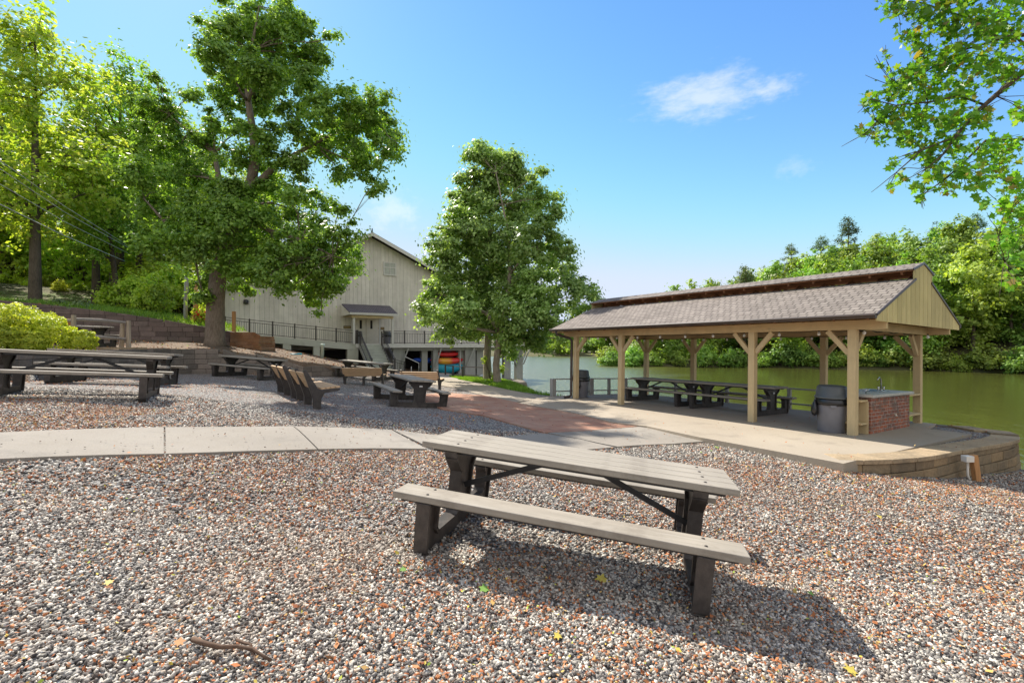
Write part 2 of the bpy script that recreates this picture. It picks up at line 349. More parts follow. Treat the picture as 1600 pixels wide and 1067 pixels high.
def water():
    N = NT('lake_water'); P = N.pos((1, .55, 1))
    N.b.inputs['Base Color'].default_value = (.08, .088, .02, 1); N.b.inputs['IOR'].default_value = 1.6
    N.b.inputs['Specular IOR Level'].default_value = .5
    n1 = N.noise(P, 3.2, 4, .55); n2 = N.noise(N.pos((.25, .12, 1)), 1.1, 3)
    # the open water lies in the breeze, the cove on the right is calm
    sx = N.n('SeparateXYZ'); N.l(N.pos(), sx.inputs[0]); q = N.math('SUBTRACT', sx.outputs[0], N.math('MULTIPLY', sx.outputs[1], .35))
    q = N.math('ADD', q, N.math('MULTIPLY', N.math('SUBTRACT', N.noise(N.pos((.08, .2, 1)), 1, 4), .5), 9))
    mr = N.n('MapRange', interpolation_type='SMOOTHSTEP'); mr.inputs['From Min'].default_value = 3; mr.inputs['From Max'].default_value = -7; N.l(q, mr.inputs['Value']); wind = mr.outputs[0]
    N.l(N.math('ADD', .07, N.math('MULTIPLY', wind, .20)), N.b.inputs['Roughness'])
    N.bump(N.math('MULTIPLY', n1, N.math('ADD', 1, N.math('MULTIPLY', wind, 9))), .024, 1, N.bump(n2, .05, 1)); return N.m
water()

def weather(name):
    m = MATS[name]; t = m.node_tree; b = t.nodes['Principled BSDF']; src_ = b.inputs['Base Color'].links[0].from_socket
    c = t.nodes.new('ShaderNodeTexCoord')
    def layer(src_, scale, st, a, e, col, amt):
        mp = t.nodes.new('ShaderNodeMapping'); mp.inputs['Scale'].default_value = st; t.links.new(c.outputs['Object'], mp.inputs['Vector'])
        n = t.nodes.new('ShaderNodeTexNoise'); n.inputs['Scale'].default_value = scale; n.inputs['Detail'].default_value = 8; n.inputs['Roughness'].default_value = .7; t.links.new(mp.outputs[0], n.inputs['Vector'])
        r = t.nodes.new('ShaderNodeMapRange'); r.inputs['From Min'].default_value = a; r.inputs['From Max'].default_value = e; r.inputs['To Max'].default_value = amt; t.links.new(n.outputs[0], r.inputs['Value'])
        x = t.nodes.new('ShaderNodeMix'); x.data_type = 'RGBA'; t.links.new(r.outputs[0], x.inputs['Factor']); t.links.new(src_, x.inputs[6]); x.inputs[7].default_value = (*col, 1); return x.outputs[2]
    return t, b, layer, src_
t_, b_, ly, sc_ = weather('table_board')
sc_ = ly(sc_, 3.0, (1, 1, 1), .52, .72, (.15, .125, .10), .6); sc_ = ly(sc_, 26, (1, 1, 1), .66, .72, (.08, .065, .05), .7); sc_ = ly(sc_, 5, (.5, 3, 3), .55, .75, (.44, .41, .36), .55); t_.links.new(sc_, b_.inputs['Base Color'])
t_, b_, ly, sc_ = weather('black_plastic')
sc_ = ly(sc_, 4, (1, 1, .6), .5, .7, (.13, .11, .095), .6); t_.links.new(sc_, b_.inputs['Base Color'])
for nm_ in ('pavilion_timber', 'pavilion_beam'):
    t_, b_, ly, sc_ = weather(nm_); sc_ = ly(sc_, 2.2, (1, 1, .5), .5, .75, (.33, .27, .18), .5); sc_ = ly(sc_, 9, (1, 1, .12) if nm_ != 'pavilion_beam' else (.12, 1, 1), .62, .72, (.2, .15, .09), .5); t_.links.new(sc_, b_.inputs['Base Color'])
t_, b_, ly, sc_ = weather('siding_board')
sc_ = ly(sc_, .8, (1, 1, .25), .45, .75, (.46, .43, .37), .5); t_.links.new(sc_, b_.inputs['Base Color'])

# ------------------------------------------------------------------ mesh helpers
def mesh_np(name, V, Fc, mat, smooth=False):
    """V (n,3); Fc list of equally long face arrays or (m,k) array"""
    me = bpy.data.meshes.new(name); V = np.asarray(V, np.float32); Fc = np.asarray(Fc, np.int32); m, k = Fc.shape
    me.vertices.add(len(V)); me.vertices.foreach_set('co', V.ravel())
    me.loops.add(m*k); me.loops.foreach_set('vertex_index', Fc.ravel())
    me.polygons.add(m); me.polygons.foreach_set('loop_start', np.arange(m, dtype=np.int32)*k)
    me.polygons.foreach_set('loop_total', np.full(m, k, np.int32))
    if smooth: me.polygons.foreach_set('use_smooth', np.ones(m, bool))
    me.update(calc_edges=True); me.materials.append(MATS[mat] if isinstance(mat, str) else mat); return me
def link(name, me, parent=None, loc=None, rot=None):
    o = bpy.data.objects.new(name, me); COL.objects.link(o)
    if parent is not None: o.parent = parent
    if loc is not None: o.location = loc
    if rot is not None: o.rotation_euler = rot
    return o
def tag(o, label=None, cat=None, group=None, kind=None):
    if label: o['label'] = label
    if cat: o['category'] = cat
    if group: o['group'] = group
    if kind: o['kind'] = kind
    return o
def empty(name, loc, rot=(0, 0, 0)):
    o = bpy.data.objects.new(name, None); o.empty_display_size = .3; COL.objects.link(o); o.location = loc; o.rotation_euler = rot; return o
def copy_tree(o, parent=None):
    c = o.copy(); COL.objects.link(c)
    if parent is not None: c.parent = parent
    for ch in list(o.children): copy_tree(ch, c)
    return c
class MB:
    def __init__(s): s.v = []; s.f = []; s.sm = []
    def add(s, V, Fs, sm=False):
        n = len(s.v); s.v += [tuple(p) for p in V]; s.f += [[n+i for i in f] for f in Fs]; s.sm += [sm]*len(Fs); return s
    def box(s, c, d, R=None):
        hx, hy, hz = d[0]/2, d[1]/2, d[2]/2
        P = [Vector((x*hx, y*hy, z*hz)) for x in (-1, 1) for y in (-1, 1) for z in (-1, 1)]
        if R is not None: P = [R @ p for p in P]
        P = [p+Vector(c) for p in P]
        return s.add(P, [(0, 1, 3, 2), (4, 6, 7, 5), (0, 4, 5, 1), (2, 3, 7, 6), (0, 2, 6, 4), (1, 5, 7, 3)])
    def b2(s, x0, x1, y0, y1, z0, z1): return s.box(((x0+x1)/2, (y0+y1)/2, (z0+z1)/2), (abs(x1-x0), abs(y1-y0), abs(z1-z0)))
    def beam(s, a, b, w, h, up=(0, 0, 1)):
        a, b = Vector(a), Vector(b); d = b-a; L = d.length; x = d/L; u = Vector(up)
        if abs(x.dot(u)) > .98: u = Vector((0, 1, 0))
        y = u.cross(x).normalized(); z = x.cross(y)
        return s.box((a+b)/2, (L, w, h), Matrix((x, y, z)).transposed())
    def prism(s, poly, y0, y1, fn):
        """polygon (p,q) extruded between y0 and y1; fn maps (p,q,y) to xyz"""
        n = len(poly); A = [fn(p, q, y0) for p, q in poly]; B = [fn(p, q, y1) for p, q in poly]
        return s.add(A+B, [tuple(range(n)), tuple(range(2*n-1, n-1, -1))]+[(i, i+n, (i+1) % n+n, (i+1) % n) for i in range(n)])
    def tube(s, pts, rads, n=8, sm=True, cap=True):
        pts = [Vector(p) for p in pts]; base = len(s.v); m = len(pts); t0 = None
        if isinstance(rads, (int, float)): rads = [rads]*m
        V = []
        ref = Vector((.3, .9, .1))
        for i, p in enumerate(pts):
            t = (pts[min(i+1, m-1)]-pts[max(i-1, 0)]).normalized()
            a = t.cross(ref)
            if a.length < .05: a = t.cross(Vector((1, 0, .2)))
            a.normalize(); b = t.cross(a)
            for k in range(n):
                q = 2*math.pi*k/n; V.append(p+(a*math.cos(q)+b*math.sin(q))*rads[i])
        Fs = [(i*n+k, i*n+(k+1) % n, (i+1)*n+(k+1) % n, (i+1)*n+k) for i in range(m-1) for k in range(n)]
        if cap: Fs += [tuple(range(n-1, -1, -1)), tuple((m-1)*n+k for k in range(n))]
        return s.add(V, Fs, sm)
    def lathe(s, prof, c=(0, 0, 0), n=28, sx=1, sy=1):
        V = []; m = len(prof)
        for r, z in prof:
            for k in range(n):
                q = 2*math.pi*k/n; V.append((c[0]+r*sx*math.cos(q), c[1]+r*sy*math.sin(q), c[2]+z))
        Fs = [(i*n+k, i*n+(k+1) % n, (i+1)*n+(k+1) % n, (i+1)*n+k) for i in range(m-1) for k in range(n)]
        Fs += [tuple(range(n-1, -1, -1)), tuple((m-1)*n+k for k in range(n))]
        return s.add(V, Fs, True)
    def mesh(s, name, mat):
        me = bpy.data.meshes.new(name); me.from_pydata(s.v, [], s.f)
        me.polygons.foreach_set('use_smooth', s.sm); me.materials.append(MATS[mat]); me.update()
        bm = bmesh.new(); bm.from_mesh(me); bmesh.ops.recalc_face_normals(bm, faces=bm.faces); bm.to_mesh(me); bm.free(); return me
    def build(s, name, mat, parent=None, bevel=0, loc=None, rot=None):
        o = link(name, s.mesh(name, mat), parent, loc, rot)
        if bevel:
            m = o.modifiers.new('bevel', 'BEVEL'); m.width = bevel; m.segments = 2; m.limit_method = 'ANGLE'; m.angle_limit = .6
            m.harden_normals = False
        return o
def wp(u, v, d): return Vector(((u-800)*d/F, d, EYE+(V0-v)*d/F))

# ------------------------------------------------------------------ the lie of the land
PA = dict(loc=Vector((6.835, 9.799, .0037)), rot=(.0192, .0028, 2.1629))
PR = Euler(PA['rot']).to_matrix()
def PF(A, B, z=0): return PR @ Vector((A, -B, z))+PA['loc']
def zp(x, y):
    """height of the gently falling patio"""
    n = PR @ Vector((0, 0, 1)); return PA['loc'].z-(n.x*(x-PA['loc'].x)+n.y*(y-PA['loc'].y))/n.z
class TPS:
    def __init__(s, pts, lam=.02):
        P = np.array(pts, float); s.P = P[:, :2]; n = len(P)
        K = s.k(s.P, s.P)+np.eye(n)*lam; Q = np.c_[np.ones(n), s.P]
        A = np.block([[K, Q], [Q.T, np.zeros((3, 3))]]); s.c = np.linalg.solve(A, np.r_[P[:, 2], 0, 0, 0])
    def k(s, a, b):
        d = np.sqrt(((a[:, None]-b[None])**2).sum(-1))+1e-9; return d**2*np.log(d)*.01
    def __call__(s, x, y):
        x = np.atleast_1d(np.asarray(x, float)); y = np.atleast_1d(np.asarray(y, float)); q = np.c_[x.ravel(), y.ravel()]
        r = s.k(q, s.P) @ s.c[:-3]+np.c_[np.ones(len(q)), q] @ s.c[-3:]; return r.reshape(x.shape)
TN = Euler((-.0322, .0952, -.2507)).to_matrix() @ Vector((0, 0, 1))
def tplane(x, y): return .1445-(TN.x*(x-.4428)+TN.y*(y-4.0655))/TN.z
shared = [(-6.2, 24, .28), (-5.3, 28, .02), (-7.5, 31, .1), (-9.0, 35.5, -.05), (-5, 38, -.4), (-3, 39, -.6), (-6.5, 36, -.25)]
LOW = TPS([(-6.14, 8.15, .86), (-8.2, 11.3, .88), (-4.1, 10.3, .48), (-2.55, 13, .13), (-4.4, 4.2, .8), (-2.5, 6.2, .45), (-6.2, 18.5, .24), (-2.9, 19.2, .08),
    (-6.7, 21.9, .34), (-9.7, 18.5, .62), (-13, 19.5, .68), (-12, 12, .95), (-10, 6, 1.05), (-2.5, 2, .45), (-1, 5.5, .27), *[(x, y, tplane(x, y)) for x, y in ((.44, 4.07), (1.56, 3.78), (-.7, 4.3), (.4, 2.9), (1.8, 2.6), (2.1, 1.9), (1.2, 1.9), (-.6, 2.6), (.5, 2))], 
    (3.4, 2, -.1), (2.5, 6.5, .0), (3.5, 9.1, -.03), (4.85, 7.2, -.04), (4.1, 8.1, -.03), (1.5, 9.5, .03), (0, 13, .02), (3.5, 12, -.04), (4.6, 7.15, -.05), (4.3, 7.7, -.04), (5.15, 6.95, -.10), (5.8, 7.0, -.20), (6.8, 7.3, -.36), (8.1, 8.1, -.5), (9.8, 9.0, -.62), (5.9, 6.2, -.22), (6, 3, -.4), (9, 4, -.7),
    (12, 6, -.95), (-2, 28, -.12), (.8, 24, -.1), (1.5, 18, -.09), (-3.8, 28.7, -.12), (-8, -2, .9), (0, -3, .3), (8, -2, -.6), (20, 0, -1.0), (-20, 5, 1.3), (-1, 16, .03)]+shared)
HIGH = TPS([(-13, 20.3, 1.63), (-9.5, 20.4, 1.2), (-8.6, 22.3, .95), (-14, 23, 1.8), (-12.2, 12.5, 1.63), (-13.7, 9.5, 1.7), (-17, 15, 1.78), (-19, 21, 2.02), (-15, 24, 1.9), (-13.2, 16.5, 1.65),
    (-18.4, 34, 2.0), (-16.2, 34.3, 1.6), (-13.9, 35.3, 1.05), (-12.6, 35.6, .8), (-11, 29, .95), (-8.5, 26, .6), (-13, 6, 1.7), (-20, 5, 2.0), (-14.2, 28, 1.75)]+shared)
UP = TPS([(-19.3, 22.5, 3.35), (-15.5, 25, 2.65), (-13.3, 26, 2.2), (-27.3, 28, 4.2), (-26.7, 33, 4.25), (-24, 40, 4.8), (-30, 20, 4.2), (-30, 36, 4.9), (-21, 28, 3.7), (-19, 34, 3.4), (-25, 10, 4.0), (-32, 0, 4.3)])
WALL = [(-10.6, 6.0), (-11.2, 10.6), (-11.6, 12.3), (-12.3, 15.5), (-12.75, 18.0), (-12.3, 19.6), (-10.5, 19.8), (-9.3, 20.0), (-8.2, 21.2), (-7.3, 22.4)]
WALL_EXT = [(-9.5, -30)]+WALL+[(-6.2, 24), (-5.3, 28), (-7.5, 31), (-6.5, 36), (-4, 48)]
UPW = [(-23.5, 17.5), (-20.8, 20.5), (-18.3, 22.8), (-15.3, 24.2), (-12.9, 24.6)]
UPW_EXT = [(-30, 5)]+UPW+[(-13.5, 26.5), (-20, 33.5), (-28, 48), (-40, 90)]
def left_of(line, x, y, off=0.0):
    """1 where a point lies to the left (hill side) of an upward-running polyline"""
    L = np.array(line); x = np.asarray(x, float); y = np.asarray(y, float)
    best = np.full(x.shape, 1e9); side = np.zeros(x.shape)
    for (x0, y0), (x1, y1) in zip(L[:-1], L[1:]):
        dx, dy = x1-x0, y1-y0; l = math.hypot(dx, dy)
        t = np.clip(((x-x0)*dx+(y-y0)*dy)/l**2, 0, 1); d = np.hypot(x-x0-t*dx, y-y0-t*dy)
        s = (dx*(y-y0)-dy*(x-x0))/l
        tie = np.abs(d-best) < 1e-6; tk = (d < best-1e-6) | (tie & (np.abs(s) > np.abs(side))); best = np.where(tk, d, best); side = np.where(tk, s, side)
    return np.where(side > 0, best, -best)-off
def poly_sd(poly, x, y):
    """signed distance to a polygon, negative inside"""
    P = np.array(poly, float); x = np.asarray(x, float); y = np.asarray(y, float); best = np.full(x.shape, 1e9); ins = np.zeros(x.shape, bool)
    for i in range(len(P)):
        x0, y0 = P[i]; x1, y1 = P[(i+1) % len(P)]; dx, dy = x1-x0, y1-y0
        t = np.clip(((x-x0)*dx+(y-y0)*dy)/(dx*dx+dy*dy+1e-12), 0, 1); best = np.minimum(best, np.hypot(x-x0-t*dx, y-y0-t*dy))
        c = ((y0 > y) != (y1 > y)); xi = x0+(y-y0)*dx/(dy if abs(dy) > 1e-12 else 1e-12); ins ^= c & (x < xi)
    return np.where(ins, -best, best)
def p2(A, B): q = PF(A, B); return (q.x, q.y)
WL = -1.15
LAKE = [(1.7, 21.6), (2.0, 19.7), p2(9.9, 1.8), p2(9.7, 3.3), p2(8.7, 4.15), p2(4, 4.2), p2(0, 4.25), (10.9, 11.5), (11.2, 10.0), (12, 9.2), (18, 8), (45, 4), (95, 25), (75, 44), (53.6, 50.5), (48, 57), (39, 61.5), (32, 66), (22, 67.5), (14, 69),
    (13.2, 71), (17, 76), (24, 88), (30, 105), (33, 126), (17, 129), (0, 130), (-12, 128), (-14, 90), (-6, 62), (-2.6, 47), (-1.6, 40), (-.9, 34.5), (-.2, 30.5), (.9, 26)]
def patio_world():
    img = [(1314, 726), (1360, 727), (1397.5, 725), (1465, 717.5), (1521, 702), (1588, 689), (1604, 682), (1588, 669), (1532, 664.6)]
    r = []
    for u, v in img:
        d = EYE*F/(v-V0); r.append(((u-800)*d/F, d))
    return r
RING = patio_world()
d_ = EYE*F/(688-V0); CORNER = ((1095-800)*d_/F, d_)
def gp(u, v, z=0.0):
    d = (EYE-z)*F/(v-V0); return ((u-800)*d/F, d)
def smooth(line, n=3):
    P = [Vector(p) for p in line]
    for _ in range(n):
        Q_ = [P[0]]
        for a, b in zip(P[:-1], P[1:]): Q_ += [a.lerp(b, .25), a.lerp(b, .75)]
        P = Q_+[P[-1]]
    return [tuple(p) for p in P]
RINGS = smooth(RING+[p2(-.9, 4.0)], 2)
PTAIL = [gp(810, 630), gp(898, 646), gp(958, 662), gp(1010, 668), CORNER]
PATIO = RINGS+[p2(-.9, 4.0), p2(8.3, 4.0), p2(9.3, 3.1), p2(9.45, 1.6), p2(9.55, -.6), gp(810, 630), gp(898, 646), gp(958, 662), gp(1010, 668), CORNER]
def terr(x, y, raw=False):
    x = np.atleast_1d(np.asarray(x, float)); y = np.atleast_1d(np.asarray(y, float))
    near = np.hypot(x+2, y-14) < 70
    xc = np.clip(x, -40, 30); yc = np.clip(y, -8, 50)
    low = np.clip(LOW(xc, yc), -1.05, 1.6); hi = np.clip(HIGH(xc, yc), -1.0, 2.6); up = np.clip(UP(xc, yc), 1.4, 6)
    up = up+np.clip(np.hypot(x+20, y-25)-18, 0, 200)*.10
    hi = np.maximum(hi, low)
    low = low+(.013*np.sin(2.3*x+1.1*y)*np.sin(1.7*y-.6*x+1)+.007*np.sin(5.1*x+.7*y)*np.sin(4.3*y-x))*np.clip((12-y)/4, 0, 1)
    z = low.copy(); a = left_of(WALL_EXT, x, y, .16); z = np.where(a > 0, hi, z)
    b = left_of(UPW_EXT, x, y, .2); z = np.where((b > 0) & (a > 0), np.maximum(up, hi), z)
    sd = poly_sd(LAKE, x, y)
    # the wooded hill beyond the lake
    far = np.clip((y-55+np.clip(x-40, 0, 60)*.4)/10, 0, 1)*np.clip((x-5)/8, 0, 1)
    rise = np.clip((x-26)/46, .0, 1.25)*.42+.03
    hill = WL+.25+15*(1-np.exp(-np.clip(sd, 0, 400)*rise/15))
    hill2 = WL+.3+np.clip(sd, 0, 200)*.04
    z = np.where(y > 45, np.where(far > 0, hill*far+hill2*(1-far), np.where(x < -10, np.maximum(z, hill2), hill2)), z)
    z = np.where((x > 45) & (y > 20) & (y <= 60), hill, z)
    # lake bed
    sh = np.clip(sd/1.1, 0, 1); z = np.where(sd < 0, np.maximum(WL-1.6, WL-.05+sd*.5), (WL-.05)*(1-sh)+z*sh)
    if not raw:
        ps = poly_sd(PATIO, x, y); z = np.where(ps < -.12, np.minimum(z, zp(x, y)-.09), z)
        z = np.where((ps < .0), np.maximum(z, -3.0), z)
    return z
def tz(x, y): return float(terr([x], [y])[0])
def hit(u, v):
    """where a sight line meets the ground"""
    t = np.linspace(1.2, 60, 1500); x = (u-800)*t/F; z = EYE+(V0-v)*t/F
    g = np.where(poly_sd(PATIO, x, t) < 0, zp(x, t), terr(x, t)); k = np.argmax(z < g)
    if z[k] >= g[k]: k = len(t)-1
    a = (z-g)[k-1]; b = (g-z)[k]; f = a/(a+b+1e-9); tt = t[k-1]+(t[k]-t[k-1])*f
    return Vector(((u-800)*tt/F, tt, float(g[k])))
def axis(lo, a, b, hi, step, grow):
    mid = np.arange(a, b+1e-6, step); l = []; s = step; p = a
    while p > lo: s *= grow; p -= s; l.append(p)
    r = []; s = step; p = b
    while p < hi: s *= grow; p += s; r.append(p)
    return np.array(l[::-1]+list(mid)+r)
XS = axis(-600, -20, 12.5, 600, .2, 1.07); YS = axis(-60, 0, 28, 900, .2, 1.035)
X, Y = np.meshgrid(XS, YS); Z = terr(X.ravel(), Y.ravel()).reshape(X.shape)
nx, ny = len(XS), len(YS); idx = np.arange(nx*ny).reshape(ny, nx)
Q = np.stack([idx[:-1, :-1], idx[:-1, 1:], idx[1:, 1:], idx[1:, :-1]], -1).reshape(-1, 4)
Vg = np.c_[X.ravel(), Y.ravel(), Z.ravel()]
gm = mesh_np('ground', Vg, Q, 'ground', True)
GRASS = [hit(*p).xy for p in [(700, 588), (716, 593), (759, 601), (800, 610), (850, 617.5), (894, 618)]]
GRASS = [tuple(p) for p in GRASS]+[p2(10.2, .5), (3.6, 20), (2.5, 24), (1.5, 32), (-1.5, 36), (-3.2, 33)]
fx, fy = Vg[:, 0], Vg[:, 1]
gmask = np.clip(.5-poly_sd(GRASS, fx, fy)*1.6, 0, 1)
hl = left_of(WALL_EXT, fx, fy, 0); ul = left_of(UPW_EXT, fx, fy, 0)
mul = np.clip(.5+(hl)*2.5, 0, 1); mul = np.maximum(mul, np.clip((fy-30)*.3, 0, 1))
up_g = np.where((hl > 0), np.clip(.5+ul*.6, 0, .50), 0)*(np.hypot(fx+20, fy-25) < 30)
forest = np.clip((np.hypot(fx, fy-10)-42)/6, 0, 1)
right = np.clip((fx-9.5)*.6, 0, .8)*(fy < 12)
zone = np.c_[np.maximum(gmask, up_g), np.maximum(mul, right), forest, np.ones(len(fx))].astype(np.float32)
ca = gm.color_attributes.new('zone', 'FLOAT_COLOR', 'POINT'); ca.data.foreach_set('color', zone.ravel())
tag(link('ground', gm), kind='structure')
# water sheet
wm = mesh_np('lake', [(-60, 6, WL), (140, 2, WL), (140, 160, WL), (-60, 160, WL)], [(0, 1, 2, 3)], 'lake_water')
tag(link('lake', wm), kind='structure')

def drape(name, poly, mat, lift=.03, depth=.1, step=.3, zf=None):
    """a slab lying on the ground inside a polygon"""
    P = []
    for i in range(len(poly)):
        a = Vector(poly[i][:2]); b = Vector(poly[(i+1) % len(poly)][:2]); n = max(1, int((b-a).length/step))
        P += [a.lerp(b, k/n) for k in range(n)]
    n = len(P); pa = np.array([p[:] for p in P]); lo, hi = pa.min(0), pa.max(0)
    gx, gy = np.meshgrid(np.arange(lo[0], hi[0], step), np.arange(lo[1], hi[1], step)); gx, gy = gx.ravel(), gy.ravel()
    k = poly_sd([tuple(p) for p in P], gx, gy) < -step*.35; inner = [Vector(q) for q in np.c_[gx[k], gy[k]]]
    res = geometry.delaunay_2d_cdt(P+inner, [(i, (i+1) % n) for i in range(n)], [], 1, 1e-5)
    vs, es, fs = res[0], res[1], res[2]; xy = np.array([v[:] for v in vs])
    z = (zf(xy[:, 0], xy[:, 1]) if zf else terr(xy[:, 0], xy[:, 1]))+lift
    V = [(a, b, c) for (a, b), c in zip(xy, z)]
    from collections import Counter
    ec = Counter()
    for f in fs:
        for i in range(len(f)): ec[(f[i], f[(i+1) % len(f)])] += 1
    bd = [e for e in ec if (e[1], e[0]) not in ec]
    m = len(V); V += [(a, b, c-depth) for a, b, c in V]; Fs = [list(f) for f in fs]+[[b, a, a+m, b+m] for a, b in bd]
    me = bpy.data.meshes.new(name); me.from_pydata(V, [], Fs); me.materials.append(MATS[mat]); me.update()
    return tag(link(name, me), kind='structure')
zpa = lambda x, y: np.array([zp(a, b) for a, b in zip(x, y)])
def inset_ring():
    c = Vector((7.2, 9.5)); return [tuple(Vector(p).lerp(c, .15)) for p in RING]
SLAB = [gp(1318, 731), gp(1348, 722), gp(1440, 697), gp(1519, 675), gp(1447, 666)]+[p2(-.3, 3.75), p2(8.3, 3.75), p2(9.1, 3.0), p2(9.3, 1.6), p2(9.45, -.6), gp(810, 631), gp(898, 647), gp(958, 663), gp(1010, 669), CORNER]
drape('patio', SLAB, 'patio_concrete', .0, .25, .6, zpa)
PIN = [tuple(Vector(p).lerp(Vector((7.2, 9.4)), .10)) for p in RINGS]+[p2(-.9, 3.8), p2(8.2, 3.8), p2(9.1, 3.0), p2(9.25, 1.6), p2(9.3, -.5)]+PTAIL
SLAB2 = drape('patio_bed', PIN, 'ground', -.05, .3, .6, zpa)

# paths
strip_far = [(-90, 690), (0, 680), (130, 674), (257, 671), (458, 669), (600, 673), (665, 680), (700, 684), (760, 684)]
strip_near = [(-90, 733), (0, 723), (130, 717), (257, 714), (400, 709), (495, 706), (600, 704), (690, 705)]
def panel_path(name, pl, pr, cuts, mat, lift=.035):
    for i in range(len(cuts)-1):
        pass
def slabs(name, far, near, ts, mat, gap=.02, lift=.035):
    """concrete strip cut into panels at arc fractions ts"""
    def line(pts):
        P = [Vector(hit(*p).xy) for p in pts]; L = [0]
        for a, b in zip(P[:-1], P[1:]): L.append(L[-1]+(b-a).length)
        return P, L
    A, LA = line(far); B, LB = line(near)
    def at(P, L, t):
        s = t*L[-1]
        for i in range(len(P)-1):
            if s <= L[i+1]+1e-9: return P[i].lerp(P[i+1], (s-L[i])/(L[i+1]-L[i]+1e-9))
        return P[-1]
    for a, b in zip(ts[:-1], ts[1:]):
        k = np.linspace(a+gap/LA[-1], b-gap/LA[-1], 6)
        poly = [tuple(at(B, LB, t)) for t in k]+[tuple(at(A, LA, t)) for t in k[::-1]]
        drape(name, poly, mat, lift, .1, .35)
def fr(pts, u):
    P = [Vector(hit(*p).xy) for p in pts]; L = [0]
    for a, b in zip(P[:-1], P[1:]): L.append(L[-1]+(b-a).length)
    h = [p[0] for p in pts]
    i = max(j for j in range(len(h)-1) if h[j] <= u); f = (u-h[i])/(h[i+1]-h[i]); return (L[i]+(L[i+1]-L[i])*f)/L[-1]
def quads(name, cuts, far, near, mat, gap=.012):
    F_ = lambda pts, u: np.interp(u, [p[0] for p in pts], [p[1] for p in pts])
    for (ua, na), (ub, nb) in zip(cuts[:-1], cuts[1:]):
        a = [hit(u, F_(far, u)).xy for u in np.linspace(ua, ub, 5)]; b = [hit(u, F_(near, u)).xy for u in np.linspace(na, nb, 5)]
        poly = [Vector(p) for p in b]+[Vector(p) for p in a[::-1]]; c = sum(poly, Vector((0, 0)))/len(poly)
        poly = [tuple(p+(c-p).normalized()*gap) for p in poly]
        drape(name, poly, mat, .035, .1, .35)
quads('path', [(-90, -90), (257, 258), (458, 497), (612, 668)], strip_far, strip_near, 'path_concrete')
drape('path', [tuple(hit(*p).xy) for p in [(614, 673.8), (665, 680.5), (760, 686), (850, 679), (905, 688), (960, 701), (900, 706), (680, 705)]], 'path_concrete', .03, .1, .35)
drape('path', [tuple(hit(*p).xy) for p in [(856, 678), (1000, 668.5), (1024, 670), (1100, 686), (965, 700), (910, 688.5)]], 'path_concrete', .03, .1, .35)
drape('red_brick_path', [tuple(hit(*p).xy) for p in [(690, 640), (665, 630), (662, 618), (690, 614), (758, 619), (808, 630), (896, 646), (956, 662), (998, 668), (850, 677.5), (791, 661), (754, 650)]], 'red_clay', .03, .08, .4)
drape('lakeside_path', [tuple(hit(*p).xy) for p in [(662, 600), (660, 584), (700, 580), (712, 589), (716, 593.5), (759, 602), (800, 611), (850, 619), (806, 629.5), (757, 618.5), (712, 607), (690, 603)]], 'patio_concrete', .022, .08, .5)

